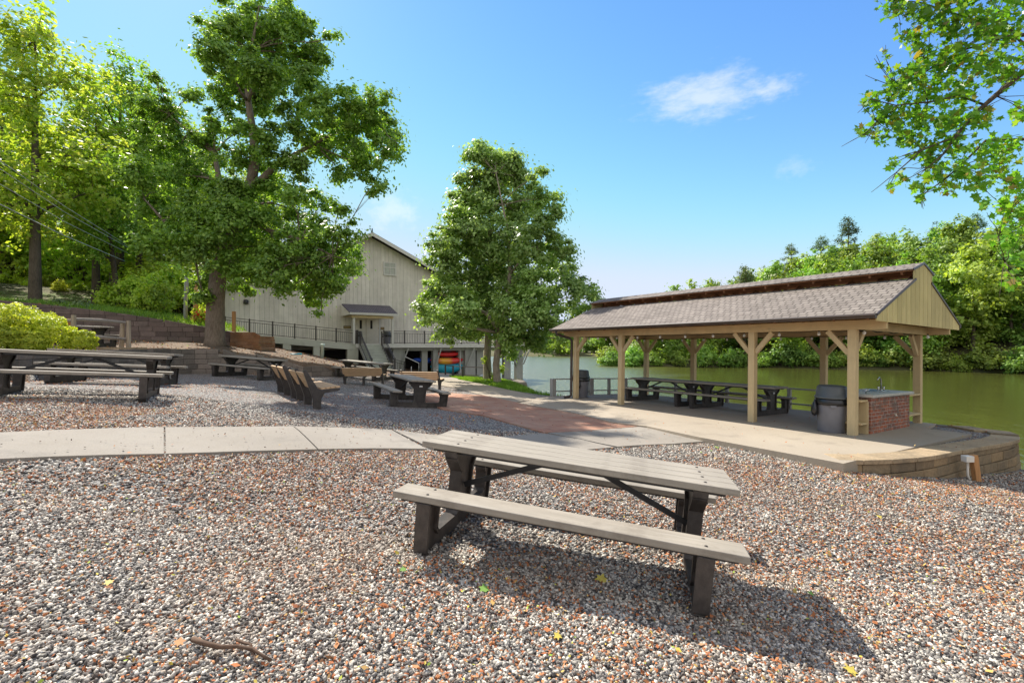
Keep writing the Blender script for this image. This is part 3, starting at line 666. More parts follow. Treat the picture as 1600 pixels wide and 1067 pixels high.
# ------------------------------------------------------------------ block walls
def block_wall(name, line, base, top, mat, label, cat='wall', ch=.2, bl=.45, th=.32, side=1, cap=None, batter=.012, group=None, seed=1):
    """courses of blocks along a polyline; base(s,x,y) and top(s,x,y) give heights; the wall's face is on the line, its body behind it"""
    r = random.Random(seed); P = [Vector(p) for p in line]; L = [0]
    for a, b in zip(P[:-1], P[1:]): L.append(L[-1]+(b-a).length)
    def at(s):
        for i in range(len(P)-1):
            if s <= L[i+1]+1e-9 or i == len(P)-2:
                t = (P[i+1]-P[i]).normalized(); return P[i]+t*(s-L[i]), t
    # smooth the line
    mb = MB(); capm = MB(); s_tot = L[-1]
    zmin = min(base(0, *p) for p in P)-.05
    zmax = max(top(L[i], *P[i]) for i in range(len(P)))
    k = 0; z = zmax-math.ceil((zmax-zmin)/ch)*ch; zmax += .02
    while z < zmax:
        s = -r.random()*bl
        while s < s_tot:
            l = bl*(.8+.4*r.random()); s0, s1 = max(0, s), min(s_tot, s+l)
            if s1-s0 > .06:
                a, ta = at(s0+.004); b, tb = at(s1-.004); m, tm = at((s0+s1)/2); tp = top((s0+s1)/2, m.x, m.y); bs = base((s0+s1)/2, m.x, m.y)
                if z+ch*.35 <= tp and z+ch > bs-.1:
                    lastc = tp-z < ch*1.35
                    ta_, tb_ = (top(s0+.02, a.x, a.y), top(s1-.02, b.x, b.y)) if lastc else (z+ch, z+ch)
                    na = Vector((-ta.y, ta.x))*side; nb = Vector((-tb.y, tb.x))*side; j = (r.random()-.5)*.016+(z-zmin)*batter/ch
                    z0 = z+.004; zt = [ta_-.004, tb_-.004, tb_-.004, ta_-.004]
                    c = [a+na*j, b+nb*j, b+nb*(j+th), a+na*(j+th)]
                    V = [(p.x, p.y, z0) for p in c]+[(p.x, p.y, q_) for p, q_ in zip(c, zt)]
                    # chamfered front face
                    mb.add(V, [(0, 1, 2, 3), (7, 6, 5, 4), (0, 4, 5, 1), (1, 5, 6, 2), (2, 6, 7, 3), (3, 7, 4, 0)])
                    if cap and lastc:
                        e = .03; c2 = [a+na*(j-e), b+nb*(j-e), b+nb*(j+th), a+na*(j+th)]
                        capm.add([(p.x, p.y, q_+.006) for p, q_ in zip(c2, zt)]+[(p.x, p.y, q_+.077) for p, q_ in zip(c2, zt)], [(0, 1, 2, 3), (7, 6, 5, 4), (0, 4, 5, 1), (1, 5, 6, 2), (2, 6, 7, 3), (3, 7, 4, 0)])
            s += l
        z += ch; k += 1
    root = empty(name, (P[0].x, P[0].y, zmin)); mi = Matrix.Translation(root.location).inverted()
    mb.v = [tuple(mi @ Vector(v)) for v in mb.v]; capm.v = [tuple(mi @ Vector(v)) for v in capm.v]
    mb.build('blocks', mat, root, .012)
    if cap: capm.build('cap', cap, root, .01)
    tag(root, label, cat, group); return root
def smooth(line, n=3):
    P = [Vector(p) for p in line]
    for _ in range(n):
        Q_ = [P[0]]
        for a, b in zip(P[:-1], P[1:]): Q_ += [a.lerp(b, .25), a.lerp(b, .75)]
        P = Q_+[P[-1]]
    return [tuple(p) for p in P]
WL_ = smooth(WALL, 2)
def wall_top(s, x, y):
    if y < 19.3: return 1.66
    if x < -11.6: return 1.64
    if x < -10.3: return 1.42
    if x < -9.4: return 1.22
    if x < -8.8: return 1.05
    if x < -8.0: return .9
    return .62
block_wall('retaining_wall', WL_, lambda s, x, y: float(LOW([x], [y])[0]), wall_top, 'wall_block', 'long low grey brown block retaining wall with stepped top behind the picnic tables', ch=.2, cap=None, side=1, seed=3)
def up_top(s, x, y): return float(UP([x], [y])[0])+.12
block_wall('retaining_wall', UPW, lambda s, x, y: float(HIGH([x], [y])[0]), up_top, 'upper_block', 'upper dark mauve block retaining wall behind the rail fence beside the big tree trunk', ch=.24, bl=.55, seed=5)
# ring round the pavilion terrace
RS = smooth([RING[0], RING[1], RING[2], RING[3], RING[4], RING[5], RING[6], RING[7], RING[8], p2(-.9, 4.0)], 2)
def ring_base(s, x, y): return tz(*(Vector((x, y))+(Vector((x, y))-Vector((7.2, 9.6))).normalized()*.3))
RB = block_wall('terrace_wall', RS, lambda s, x, y: -1.3 if poly_sd(LAKE, np.array([x]), np.array([y]))[0] < 1.2 else ring_base(s, x, y), lambda s, x, y: zp(x, y)-.07, 'patio_block', 'curved tan block terrace wall with a smooth cap around the open end of the patio', ch=.17, bl=.5, th=.40, side=1, cap='cap_block', batter=.012, seed=8)
bw = [p2(-.9, 4.0), p2(8.3, 4.0), p2(9.3, 3.1), p2(9.45, 1.6), p2(9.55, -.6)]
block_wall('terrace_wall', smooth(bw, 2), lambda s, x, y: -1.3, lambda s, x, y: zp(x, y)-.02, 'wall_block', 'dark block bank wall under the lake edge of the patio behind the low fence', ch=.2, th=.3, side=1, seed=9)
# orange timber crib beside the big tree
def crib():
    a, b = Vector((-14.0, 24.2)), Vector((-12.45, 24.0))
    return block_wall('planter_wall', [tuple(a), tuple(b), (-12.4, 25.6)], lambda s, x, y: 1.5, lambda s, x, y: 2.45-.2*(s > 1.5), 'timber_block', 'orange brown timber block wall against the big tree trunk', ch=.16, bl=.6, seed=12)
crib()

# ------------------------------------------------------------------ picnic tables and benches
FR = [(0, .705), (.30, .705), (.29, .655), (.135, .52), (.125, .19), (.165, .125), (.57, .125), (.615, .17), (.61, .34), (.565, .405), (.775, .405), (.765, .33), (.745, .045), (.70, 0)]
FR = FR+[(-y, z) for y, z in FR[::-1][:-1]]
def frame_mesh():
    m = MB(); m.prism(FR, -.026, .026, lambda p, q, y: (y, p, q))
    n = len(FR)
    for i in range(n):
        a, b = FR[i], FR[(i+1) % n]
        if (Vector(a)-Vector(b)).length < .012: continue
        cx = Vector((a[0]-b[0], a[1]-b[1])).normalized(); nrm = Vector((-cx.y, cx.x))*-.013
        m.beam((0, a[0]+nrm.x, a[1]+nrm.y), (0, b[0]+nrm.x, b[1]+nrm.y), .105, .03, (1, 0, 0) if False else (0, -(b[1]-a[1]), b[0]-a[0]))
    return m.mesh('end_frame', 'black_plastic')
def board(L, wd, th, name, mat='table_board'):
    m = MB(); m.b2(-L/2, L/2, -wd/2, wd/2, 0, th); return m.mesh(name, mat)
FRM = frame_mesh(); TB = board(2.44, .168, .05, 'top_board'); SB = board(2.44, .245, .05, 'seat')
def bolts_mesh(pts, r=.011):
    m = MB()
    for x, y, z in pts: m.lathe([(r, 0), (r*.9, .004), (r*.3, .006)], (x, y, z), 8)
    return m.mesh('bolts', 'bolt')
TBOLT = 0 if 1 else bolts_mesh([(sx*.965+dx, y, .0005) for sx in (-1, 1) for dx in (-.03, .03) for y in (-.26, -.087, .087, .26)])
SBOLT = 0 if 1 else bolts_mesh([(sx*.965, y, .0005) for sx in (-1, 1) for y in (-.07, .07)])
def braces():
    m = MB()
    for s in (-1, 1):
        m.beam((s*.13, 0, .69), (s*.93, 0, .36), .045, .016, (0, 1, 0))
    return m.mesh('brace', 'brace_steel')
def one_mesh(name, mat, fn):
    m = MB(); fn(m); return m.mesh(name, mat)
BRS = [one_mesh('brace', 'brace_steel', lambda m, s=s: m.beam((s*.13, 0, .69), (s*.93, 0, .36), .045, .016, (0, 1, 0))) for s in (-1, 1)]
BOLT = MB().lathe([(.012, 0), (.0105, .004), (.004, .006)], (0, 0, 0), 10).mesh('bolt', 'bolt')
RLS = board(2.32, .18, .016, 'support_rail', 'brace_steel'); RLT = board(2.28, .06, .03, 'support_rail', 'brace_steel')
def make_table():
    root = empty('picnic_table', (0, 0, 0))
    for k in range(4):
        o = link('top_board', TB, root, (0, -.261+k*.174, .706)); 
        mo = o.modifiers.new('b', 'BEVEL'); mo.width = .006; mo.segments = 2
    for y in (-.665, .665):
        o = link('seat', SB, root, (0, y, .406)); mo = o.modifiers.new('b', 'BEVEL'); mo.width = .007; mo.segments = 2
    for x in (-.965, .965): link('end_frame', FRM, root, (x, 0, 0))
    for b_ in BRS: link('brace', b_, root)
    for y in (-.665, .665): link('support_rail', RLS, root, (0, y, .388))
    for y in (-.24, .24): link('support_rail', RLT, root, (0, y, .675))
    return root
T0 = make_table()
T0.location = (.4428, 4.0655, .1445-.012); T0.rotation_euler = (-.0322, .0952, -.2507)
tag(T0, 'large weathered tan picnic table with black end frames standing alone on open gravel', 'picnic table', 'picnic tables with tan planks and black frames')
def place_table(x, y, yaw, label, z=None, tilt=True, plate=False):
    t = copy_tree(T0); e = .9
    zc = tz(x, y) if z is None else z
    rx = ry = 0
    if tilt:
        c, s = math.cos(yaw), math.sin(yaw)
        za, zb = tz(x+c*e, y+s*e), tz(x-c*e, y-s*e); zc2, zd = tz(x-s*.6, y+c*.6), tz(x+s*.6, y-c*.6)
        ry = -math.atan2(za-zb, 2*e); rx = math.atan2(zc2-zd, 1.2); zc = (za+zb+zc2+zd)/4
    t.location = (x, y, zc-.01); t.rotation_euler = (rx, ry, yaw); t['label'] = label
    if plate:
        for sx in (1.022,):
            m = MB(); m.b2(-.002, .002, -.045, .045, -.022, .022); m.build('name_plate', 'plate', t, 0, (sx, 0, .58))
    return t
place_table(-7.33, 8.27, math.radians(29), 'long tan picnic table below the hedge, standing before a similar one')
place_table(-9.35, 11.55, math.radians(18), 'tan picnic table below the hedge, partly hidden behind a nearer similar one')
place_table(-9.6, 18.0, math.radians(-14), 'shaded picnic table close under the stepped retaining wall beyond the bench row')
place_table(-6.6, 21.9, math.radians(-20), 'picnic table in the shade behind the back-view bench, in front of the building stairs')
place_table(-2.95, 13.9, math.radians(-62), 'pale grey picnic table seen end-on beside the red brick path', plate=True)
place_table(-15.9, 17.6, math.radians(4), 'picnic table on the upper terrace behind the split rail fence')
def on_pav(A, B, yaw_off=0): q = PF(A, B); return q, PA['rot'][2]+yaw_off
for A, lab in ((3.55, 'nearer one of two picnic tables set end to end under the pavilion roof'), (6.0, 'farther one of two picnic tables set end to end under the pavilion roof')):
    q, yw = on_pav(A, 1.80); t = copy_tree(T0); t.location = (q.x, q.y, q.z-.005); t.rotation_euler = (.0192, .0028, yw); t['label'] = lab
    m = MB(); m.b2(-.002, .002, -.03, .03, -.02, .02); m.build('name_plate', 'plate', t, 0, (-1.022, 0, .58))
for o in list(T0.children):
    if o.name.startswith('top_board'):
        for sx in (-.965, .965): link('bolt', BOLT, o, (sx+.03, .0, .0505))
    if o.name.startswith('seat'):
        for sx in (-.965, .965):
            for y in (-.07, .07): link('bolt', BOLT, o, (sx, y, .0505))
# benches
BP = [(-.07, 0), (.08, 0), (.085, .22), (.15, .335), (.40, .365), (.46, .385), (.46, .415), (.40, .43), (.10, .40), (.02, .43), (-.20, .80), (-.235, .82), (-.27, .80), (-.16, .48), (-.11, .33), (-.075, .22)]
def make_bench(rear=False):
    root = empty('bench', (0, 0, 0)); fm = MB(); fm.prism(BP, -.04, .04, lambda p, q, y: (y, p, q)); fme = fm.mesh('frame', 'black_plastic')
    fl_ = MB(); fl_.prism(BP[:9]+[(.0, .40), (-.11, .33), (-.075, .22)], -.04, .04, lambda p, q, y: (y, p, q)); fml = fl_.mesh('frame', 'black_plastic')
    for x in (-.86, 0, .86):
        o = link('frame', fml if rear and x == 0 else fme, root, (x, 0, 0)); mo = o.modifiers.new('b', 'BEVEL'); mo.width = .008; mo.segments = 1
    sl = board(1.78, .085, .032, 'slat', 'tan_slat')
    d = Vector((-.22, .37)).normalized(); ang = math.atan2(d.y, d.x)
    for k in range(4):
        c = (Vector((-.045, .46)) if not rear else Vector((-.10, .44)))+d*(.02+k*.098); link('back_slat', sl, root, (0, c.x-.0, c.y), (ang, 0, 0))
    for k in range(4):
        o = link('seat_slat', sl, root, (0, .125+k*.098, .415+k*.006), (.07, 0, 0))
    return root
B0 = make_bench()
def place_bench(b, x, y, yaw, label):
    b.location = (x, y, tz(x, y)-.02); b.rotation_euler = (0, 0, yaw); tag(b, label, 'bench', 'slatted benches with black frames'); return b
def bench_between(b, pa, pb, label):
    A, B = hit(*pa), hit(*pb); c = (A+B)/2; return place_bench(b, c.x, c.y, math.atan2(A.y-B.y, A.x-B.x)+math.pi, label)
B1 = make_bench(True)
bench_between(B0, (469, 626), (494, 638.5), 'nearer bench of the end-on row of two, tan slats catching the sun')
bench_between(copy_tree(B0), (440, 613.5), (457.5, 621.5), 'farther bench of the end-on row of two, beyond its twin')
B1.scale = (.86, .92, .97)
place_bench(B1, -5.8, 19.1, math.radians(0), 'bench seen from the back with three black legs, before the building stairs')
place_bench(copy_tree(B1), -3.45, 18.6, math.radians(-14), 'bench seen from the back, beside the path to the kayaks')

# ------------------------------------------------------------------ pavilion
pav = empty('pavilion', PA['loc'], PA['rot'])
tag(pav, 'open timber picnic pavilion with a brown shingled raised-ridge roof beside the lake', 'pavilion')
BAY, WD = 2.0845, 3.556
HB, HE, HR = 2.11, 2.36, 3.56
def PM(): return MB()
fronts = [0, 1, 3, 4]; backs = [0, 1, 2, 3, 4]
posts = [(a*BAY, 0.0) for a in fronts]+[(a*BAY, -WD) for a in backs]
for a, b in posts:
    m = MB(); m.b2(-.075, .075, -.075, .075, -.12, HB); m.build('post', 'pavilion_timber', pav, .006, (a, b, 0))
m = MB(); m.b2(-.045, .045, -.06, .06, -.6, 0)
BRC = None
def brace(a, b, dx, dy):
    m = MB(); L = .46
    m.beam((0.07*dx, .07*dy, -L), (L*dx, L*dy, 0.0), .075, .10, (0, 0, 1)); m.build('brace', 'pavilion_timber', pav, .004, (a, b, HB-.02))
for a in fronts:
    for s in (-1, 1):
        if (a, s) not in ((0, -1), (4, 1)): brace(a*BAY, 0, s, 0)
for a in backs:
    for s in (-1, 1):
        if (a, s) not in ((0, -1), (4, 1)): brace(a*BAY, -WD, s, 0)
for a in (0, 4):
    brace(a*BAY, 0, 0, -1); brace(a*BAY, -WD, 0, 1)
E0 = .615; LT = 4*BAY
for y in (0, -WD):
    m = MB(); m.b2(-E0+.03, LT+E0-.03, -.045, .045, 0, .185); m.build('beam', 'pavilion_beam', pav, .004, (0, y+(.035 if y == 0 else -.035), HB))
for a in (0, 4):
    m = MB(); m.b2(-.045, .045, -WD-.40, .07, -.0, .175); m.build('tie_beam', 'pavilion_timber', pav, .004, (a*BAY-(.125 if a == 0 else -.125), 0, HB+.002))
SLP = (3.232-2.372)/(1.382+.617)      # lower roof slope
def zl(b): return 2.372+(b+.617)*SLP      # top of the lower roof at b from the front
m = MB(); bt = 1.32
def slope_prism(b0, z0, b1, z1, x0, x1, th, name, mat, par=pav, loc=(0, 0, 0)):
    m = MB(); m.prism([(b0, z0), (b1, z1), (b1, z1-th), (b0, z0-th)], x0, x1, lambda p, q, y: (y, -p, q)); return m.build(name, mat, par, 0, loc)
X0, X1 = -E0-.01, LT+E0
lo = slope_prism(-.617, zl(-.617), bt, zl(bt), X0, X1, .022, 'roof_slope', 'pavilion_shingle')
lo2 = slope_prism(WD+.617, zl(-.617), WD-bt, zl(bt), X0, X1, .022, 'roof_slope', 'pavilion_shingle')
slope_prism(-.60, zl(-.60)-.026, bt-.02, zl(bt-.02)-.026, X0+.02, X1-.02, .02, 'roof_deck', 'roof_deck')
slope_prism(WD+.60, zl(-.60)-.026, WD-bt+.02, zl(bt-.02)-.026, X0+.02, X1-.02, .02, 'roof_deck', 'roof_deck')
zm = 3.39; bm_ = 1.19; pk = WD/2
slope_prism(bm_, zm, pk, HR+.02, X0, X1, .022, 'ridge_roof', 'pavilion_shingle')
slope_prism(WD-bm_, zm, pk+.002, HR+.02, X0, X1, .022, 'ridge_roof', 'pavilion_shingle')
slope_prism(bm_+.01, zm-.025, pk, HR-.006, X0+.02, X1-.02, .02, 'roof_deck', 'roof_deck')
slope_prism(WD-bm_-.01, zm-.025, pk+.004, HR-.006, X0+.02, X1-.02, .02, 'roof_deck', 'roof_deck')
m = MB()
n = 17
for i in range(n):
    a = -.45+i*(LT+.9)/(n-1)
    for s in (0, 1):
        f = lambda b: -b if s == 0 else -(WD-b)
        m.beam((a, f(-.56), zl(-.56)-.10), (a, f(pk-.02), zl(pk-.02)-.10), .04, .09)
        m.beam((a+.045, f(1.24), zm-.075), (a+.045, f(pk-.01), HR-.085), .038, .06)
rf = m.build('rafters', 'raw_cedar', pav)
m = MB(); m.b2(X0+.05, X1-.05, -bt-.02, -bt+.005, zl(bt)-.2, zl(bt)-.045); m.b2(X0+.05, X1-.05, -(WD-bt)-.005, -(WD-bt)+.02, zl(bt)-.2, zl(bt)-.045)
m.b2(X0+.05, X1-.05, -pk-.02, -pk+.02, HR-.25, HR-.05); m.build('purlin', 'raw_cedar', pav)
# gutter
def gutter(y, s):
    m = MB(); m.prism([(0, 0), (.09*s, .0), (.105*s, -.03), (.08*s, -.085), (.0, -.09)], X0, X1, lambda p, q, yy: (yy, p, q)); return m.build('gutter', 'gutter', pav, 0, (0, y, zl(-.617)+.0))
gutter(.615, 1); gutter(-WD-.615, -1)
m = MB(); m.tube([(LT+.30, .66, 2.29), (LT+.30, .62, 2.18), (LT+.14, .20, 2.06), (LT+.10, .125, 1.98), (LT+.10, .125, .12), (LT+.13, .20, .06), (LT+.18, .36, .05)], .045, 10); m.build('downpipe', 'gutter', pav)
# gables: vertical boards
for end, xg in ((0, X0+.02), (1, X1-.02)):
    m = MB(); nb = 20; b0, b1 = -.60, WD+.60; wbd = (b1-b0)/nb
    def ztop(b):
        bb = min(b, WD-b)
        return zl(bb)-.022 if bb < bm_+.06 else zm+(bb-bm_)*(HR+.02-zm)/(pk-bm_)-.024
    for i in range(nb):
        l, r = b0+i*wbd+.007, b0+(i+1)*wbd-.007; pts = [(l, 2.235), (r, 2.235), (r, ztop(r))]
        if l < pk < r: pts.append((pk, ztop(pk)))
        for q in (bm_+.06, WD-bm_-.06):
            if l < q < r: pts += ([(q, ztop(q)), (q, ztop(q-.001))] if q < pk else [(q, ztop(q+.001)), (q, ztop(q))])
        pts.append((l, ztop(l)))
        m.prism(pts, xg-.011, xg+.011, lambda p, q, y: (y, -p, q))
    m.build('gable_siding', 'gable_board', pav)
    # rake trim
    m = MB(); sx = -1 if end == 0 else 1; xo = xg+sx*.02
    for s in (0, 1):
        f = (lambda b: -b) if s == 0 else (lambda b: -(WD-b))
        m.beam((xo, f(-.63), zl(-.63)-.02), (xo, f(bt), zl(bt)-.02), .02, .045)
        m.beam((xo, f(bm_-.01), zm-.018), (xo, f(pk), HR+.0), .02, .045)
    m.build('rake_trim', 'gutter', pav)
# hanging bulbs: one string with its bulbs
sl = empty('string_light', PF(0, .2, 2.05)); sl.rotation_euler = PA['rot']
tag(sl, 'string of round white bulbs looped inside under the pavilion beams', 'string lights')
lp = []
for k in range(11): lp.append((-.1+k*.85, .25))
for k in range(4): lp.append((LT+.0, .6+k*.8))
for k in range(11): lp.append((LT-.1-k*.85, WD-.25))
lp = [(a, b, HB+.03-PF(0, 0, 0).z*0) for a, b in lp]
base = Vector((0, -.2, 2.05)); wl = []
pp = [Vector((a, -b, HB+.01))-base for a, b, c in lp]
for i in range(len(pp)-1):
    for t in (0, .25, .5, .75): q = pp[i].lerp(pp[i+1], t); q = q-Vector((0, 0, .03*math.sin(math.pi*t))); wl.append(q)
m = MB(); m.tube(wl, .006, 4); m.build('cable', 'wire_black', sl)
bme = MB().lathe([(.006, .045), (.014, .04), (.016, .02), (.03, .004), (.034, -.016), (.026, -.038), (.008, -.05)], (0, 0, 0), 12).mesh('bulb', 'bulb_glass')
sock = MB().lathe([(.014, .06), (.017, .055), (.017, .032), (.012, .03)], (0, 0, 0), 8).mesh('socket', 'wire_black')
for q in pp:
    b = link('bulb', bme, sl, q-Vector((0, 0, .055))); link('socket', sock, b)
# power cable along the end tie beam
m = MB(); pts = [PF(-.02, .12+i*.17, HB+.005-.02*math.sin(i*1.3)) for i in range(20)]; m.tube(pts, .012, 6)
tag(m.build('power_cord', 'wire_black'), 'dark electric cord clipped along the end beam of the pavilion', 'cord')

# sink counter
ct = empty('sink_counter', PF(.25, 1.475), PA['rot']); tag(ct, 'red brick outdoor counter with a concrete top and sink under the pavilion end', 'counter')
m = MB(); m.b2(-.41, .41, -1.04, 1.04, -.05, .74); m.build('brick_base', 'red_brick', ct, .004)
m = MB(); m.b2(-.47, .47, -1.13, 1.10, .743, .80); m.build('counter_slab', 'counter_top', ct, .006)
m = MB(); m.b2(-.17, .23, -.62, .12, .803, .812); m.b2(-.13, .19, -.58, .08, .8125, .815); sk = m.build('sink', 'steel', ct)
m = MB(); m.b2(-.11, .17, -.55, .05, .8155, .8175); m.build('basin', 'dark_metal', sk)
m = MB(); fx_, fy_ = .02, -.70
m.tube([(fx_, fy_, .80), (fx_, fy_, 1.02), (fx_, fy_+.03, 1.075), (fx_, fy_+.09, 1.10), (fx_, fy_+.16, 1.085), (fx_, fy_+.20, 1.04)], [.016, .014, .013, .012, .012, .011], 10)
m.lathe([(.03, .80), (.03, .815), (.018, .83)], (fx_, fy_, 0), 12)
for dx in (-.08, .08): m.lathe([(.022, .80), (.016, .83), (.02, .86), (.02, .885), (.008, .89)], (fx_+dx*.3, fy_+dx, 0), 10)
m.build('faucet', 'steel', ct)
m = MB(); m.tube([(-.2, .72, .80), (-.2, .72, .87), (-.24, .66, .88)], .012, 8); m.tube([(-.2, .72, .875), (-.12, .78, .885)], .008, 6); m.build('spigot', 'steel', ct)
m = MB(); m.tube([(-.41, -.15, .33), (-.44, -.15, .33), (-.455, -.15, .30)], .018, 8); m.build('pipe_stub', 'white_box', ct)
for nm, yb0, yb1, lab in (('shelf_unit', .085, .40, 'narrow open painted shelf between the front corner post and the brick counter'), ('shelf_unit', 2.58, 3.46, 'open painted shelves between the brick counter and the back corner post')):
    s = empty('shelf_unit', PF(.1, (yb0+yb1)/2), PA['rot']); tag(s, lab, 'shelf', 'shelves beside the brick counter'); hw = (yb1-yb0)/2
    for z in ((.20, .66) if hw < .3 else (.22, .68)):
        m = MB(); m.b2(-.22, .22, -hw, hw, z, z+.035); m.build('shelf', 'pavilion_timber', s, .003)
    if hw < .3:
        m = MB(); m.b2(-.23, .22, -hw-.0, -hw+.035, .0, .655); m.build('side_board', 'pavilion_timber', s, .003)

# trash cans
def make_can():
    r = empty('trash_can', (0, 0, 0))
    MB().lathe([(.235, 0), (.24, .02), (.275, .60), (.275, .62), (.295, .625), (.295, .655), (.285, .66)], n=36).build('can_body', 'can_grey', r)
    MB().lathe([(.302, .57), (.31, .60), (.305, .68), (.29, .695), (.275, .69)], n=36).build('bag_rim', 'bag_black', r)
    MB().lathe([(.30, .70), (.315, .705), (.315, .735), (.29, .75), (.275, .90), (.262, .945), (.23, .965), (.10, .975), (0.01, .976)], n=36).build('lid', 'can_dark', r)
    m = MB()
    for s in (-1, 1): m.beam((s*.29, -.05, .55), (s*.29, .05, .55), .03, .05)
    m.build('handle', 'can_grey', r); return r
c0 = make_can(); c0.location = PF(.42, .06); c0.rotation_euler = (.0192, 0, 1.1)
tag(c0, 'grey trash can with domed lid and knotted black bag beside the brick counter', 'trash can', 'round trash cans with domed lids')
m = MB()
q0 = Vector((-.1, .31, .55))
m.lathe([(.01, .12), (.03, .11), (.03, .08), (.07, .04), (.10, -.04), (.11, -.12), (.08, -.2), (.02, -.23)], q0, 14, 1, .6)
m.lathe([(.01, .1), (.02, .08), (.06, .0), (.07, -.10), (.05, -.2), (.01, -.22)], q0+Vector((.12, -.02, -.01)), 12, .8, .8)
m.build('hanging_bag', 'bag_black', c0)
c1 = copy_tree(c0); c1.location = PF(8.55, .42); c1.rotation_euler = (.0192, 0, 2.4); tag(c1, 'grey trash can standing behind the far corner post of the pavilion', 'trash can', 'round trash cans with domed lids')
c1.scale = (1, 1, 1)

# low fence along the lake edge of the patio
lf = empty('lake_fence', PF(8.8, 2.85), (0, 0, 0)); tag(lf, 'low grey two-rail timber fence along the lake edge of the patio', 'fence')
li = Matrix.Translation(lf.location).inverted()
def fence_run(pts, h=.62, pw=.09, big=()):
    for i, (A, B) in enumerate(pts):
        m = MB(); wv = .16 if i in big else pw; m.b2(-wv/2, wv/2, -wv/2, wv/2, -.1, h); m.build('post', 'fence_timber', lf, 0, li @ PF(A, B), (0, 0, PA['rot'][2]))
    for a, b in zip(pts[:-1], pts[1:]):
        for z, hh in ((h-.02, .04), (.16, .04)):
            m = MB(); m.beam(li @ PF(*a, z), li @ PF(*b, z), .07, hh); m.build('rail', 'fence_timber', lf)
fence_run([(9.45, -.1), (9.25, 1.55), (9.05, 2.3), (8.75, 2.9), (8.35, 3.35), (7.1, 3.72), (5.1, 3.75), (3.1, 3.75), (2.08, 3.68)], big=(0, 1))

# ------------------------------------------------------------------ lakeside building
BT = Vector((.844, .537, 0)).normalized(); BN = Vector((BT.y, -BT.x, 0)); BO = Vector((-11.06, 38, 0)); BA = math.atan2(BT.y, BT.x)
bld = empty('lodge_building', BO, (0, 0, BA)); tag(bld, 'large grey board-sided gabled building with a raised deck and entry stairs by the lake', 'building')
def bs(u, off=0.0):
    """distance along the facade plane shifted off metres towards the viewer"""
    o = BO+BN*off; k = (u-800)/F; return (k*o.y-o.x)/(BT.x-k*BT.y)
def bz(u, v, off=0.0):
    s = bs(u, off); p = BO+BN*off+BT*s; return EYE+(V0-v)*p.y/F
HWd, AP, BSL = 9.8, 10.35, .45
DZ = 1.88; OFF = 2.6
def bx(m, s0, s1, o0, o1, z0, z1): m.b2(s0, s1, -o0, -o1, z0, z1)
m = MB(); zr = lambda s: AP-.12-abs(s)*BSL
r_ = random.Random(4); s = -HWd
while s < HWd-.01:
    wv = .305; e = min(s+wv, HWd); pts = [(s+.005, DZ-.4), (e-.005, DZ-.4), (e-.005, zr(e-.005))]
    if s < 0 < e: pts.append((0, zr(0)))
    pts.append((s+.005, zr(s+.005))); m.prism(pts, .0, -.03-.004*r_.random(), lambda p, q, y: (p, y, q)); s = e
m.build('facade_siding', 'siding_board', bld)
m = MB(); m.prism([(-HWd, -1.6), (HWd, -1.6), (HWd, zr(HWd)), (0, zr(0)), (-HWd, zr(HWd))], .012, 24, lambda p, q, y: (p, y, q)); m.build('wall', 'grey_paint', bld)
for sg in (-1, 1):
    m = MB(); m.prism([(0, AP+.10), (sg*(HWd+.7), AP+.10-(HWd+.7)*BSL), (sg*(HWd+.7), AP-.02-(HWd+.7)*BSL), (0, AP-.02)], -.75, 24.6, lambda p, q, y: (p, y, q)); m.build('roof', 'building_shingle', bld)
    m = MB(); m.prism([(0, AP+.06), (sg*(HWd+.7), AP+.06-(HWd+.7)*BSL), (sg*(HWd+.7), AP-.20-(HWd+.7)*BSL), (0, AP-.20)], -.80, -.755, lambda p, q, y: (p, y, q)); m.build('fascia', 'trim_paint', bld)
m = MB(); m.lathe([(.05, 0), (.05, .3), (.02, .4)], (0, -.6, AP+.05), 8); m.build('finial', 'dark_metal', bld)
# louvred window
s0, s1 = bs(599.5), bs(617.5); z0, z1 = bz(608, 430), bz(608, 411)
m = MB(); bx(m, s0, s1, .035, .075, z0, z1); wn = m.build('window', 'grey_paint', bld)
m = MB()
for a, b, c, d in ((s0-.05, s0+.04, z0-.05, z1+.05), (s1-.04, s1+.05, z0-.05, z1+.05), ((s0+s1)/2-.03, (s0+s1)/2+.03, z0, z1)): bx(m, a, b, .076, .12, c, d)
for z in (z0, (z0+z1)/2+.1, z1): bx(m, s0+.041, s1-.041, .077, .115, z-.04, z+.04)
m.build('frame', 'trim_paint', wn)
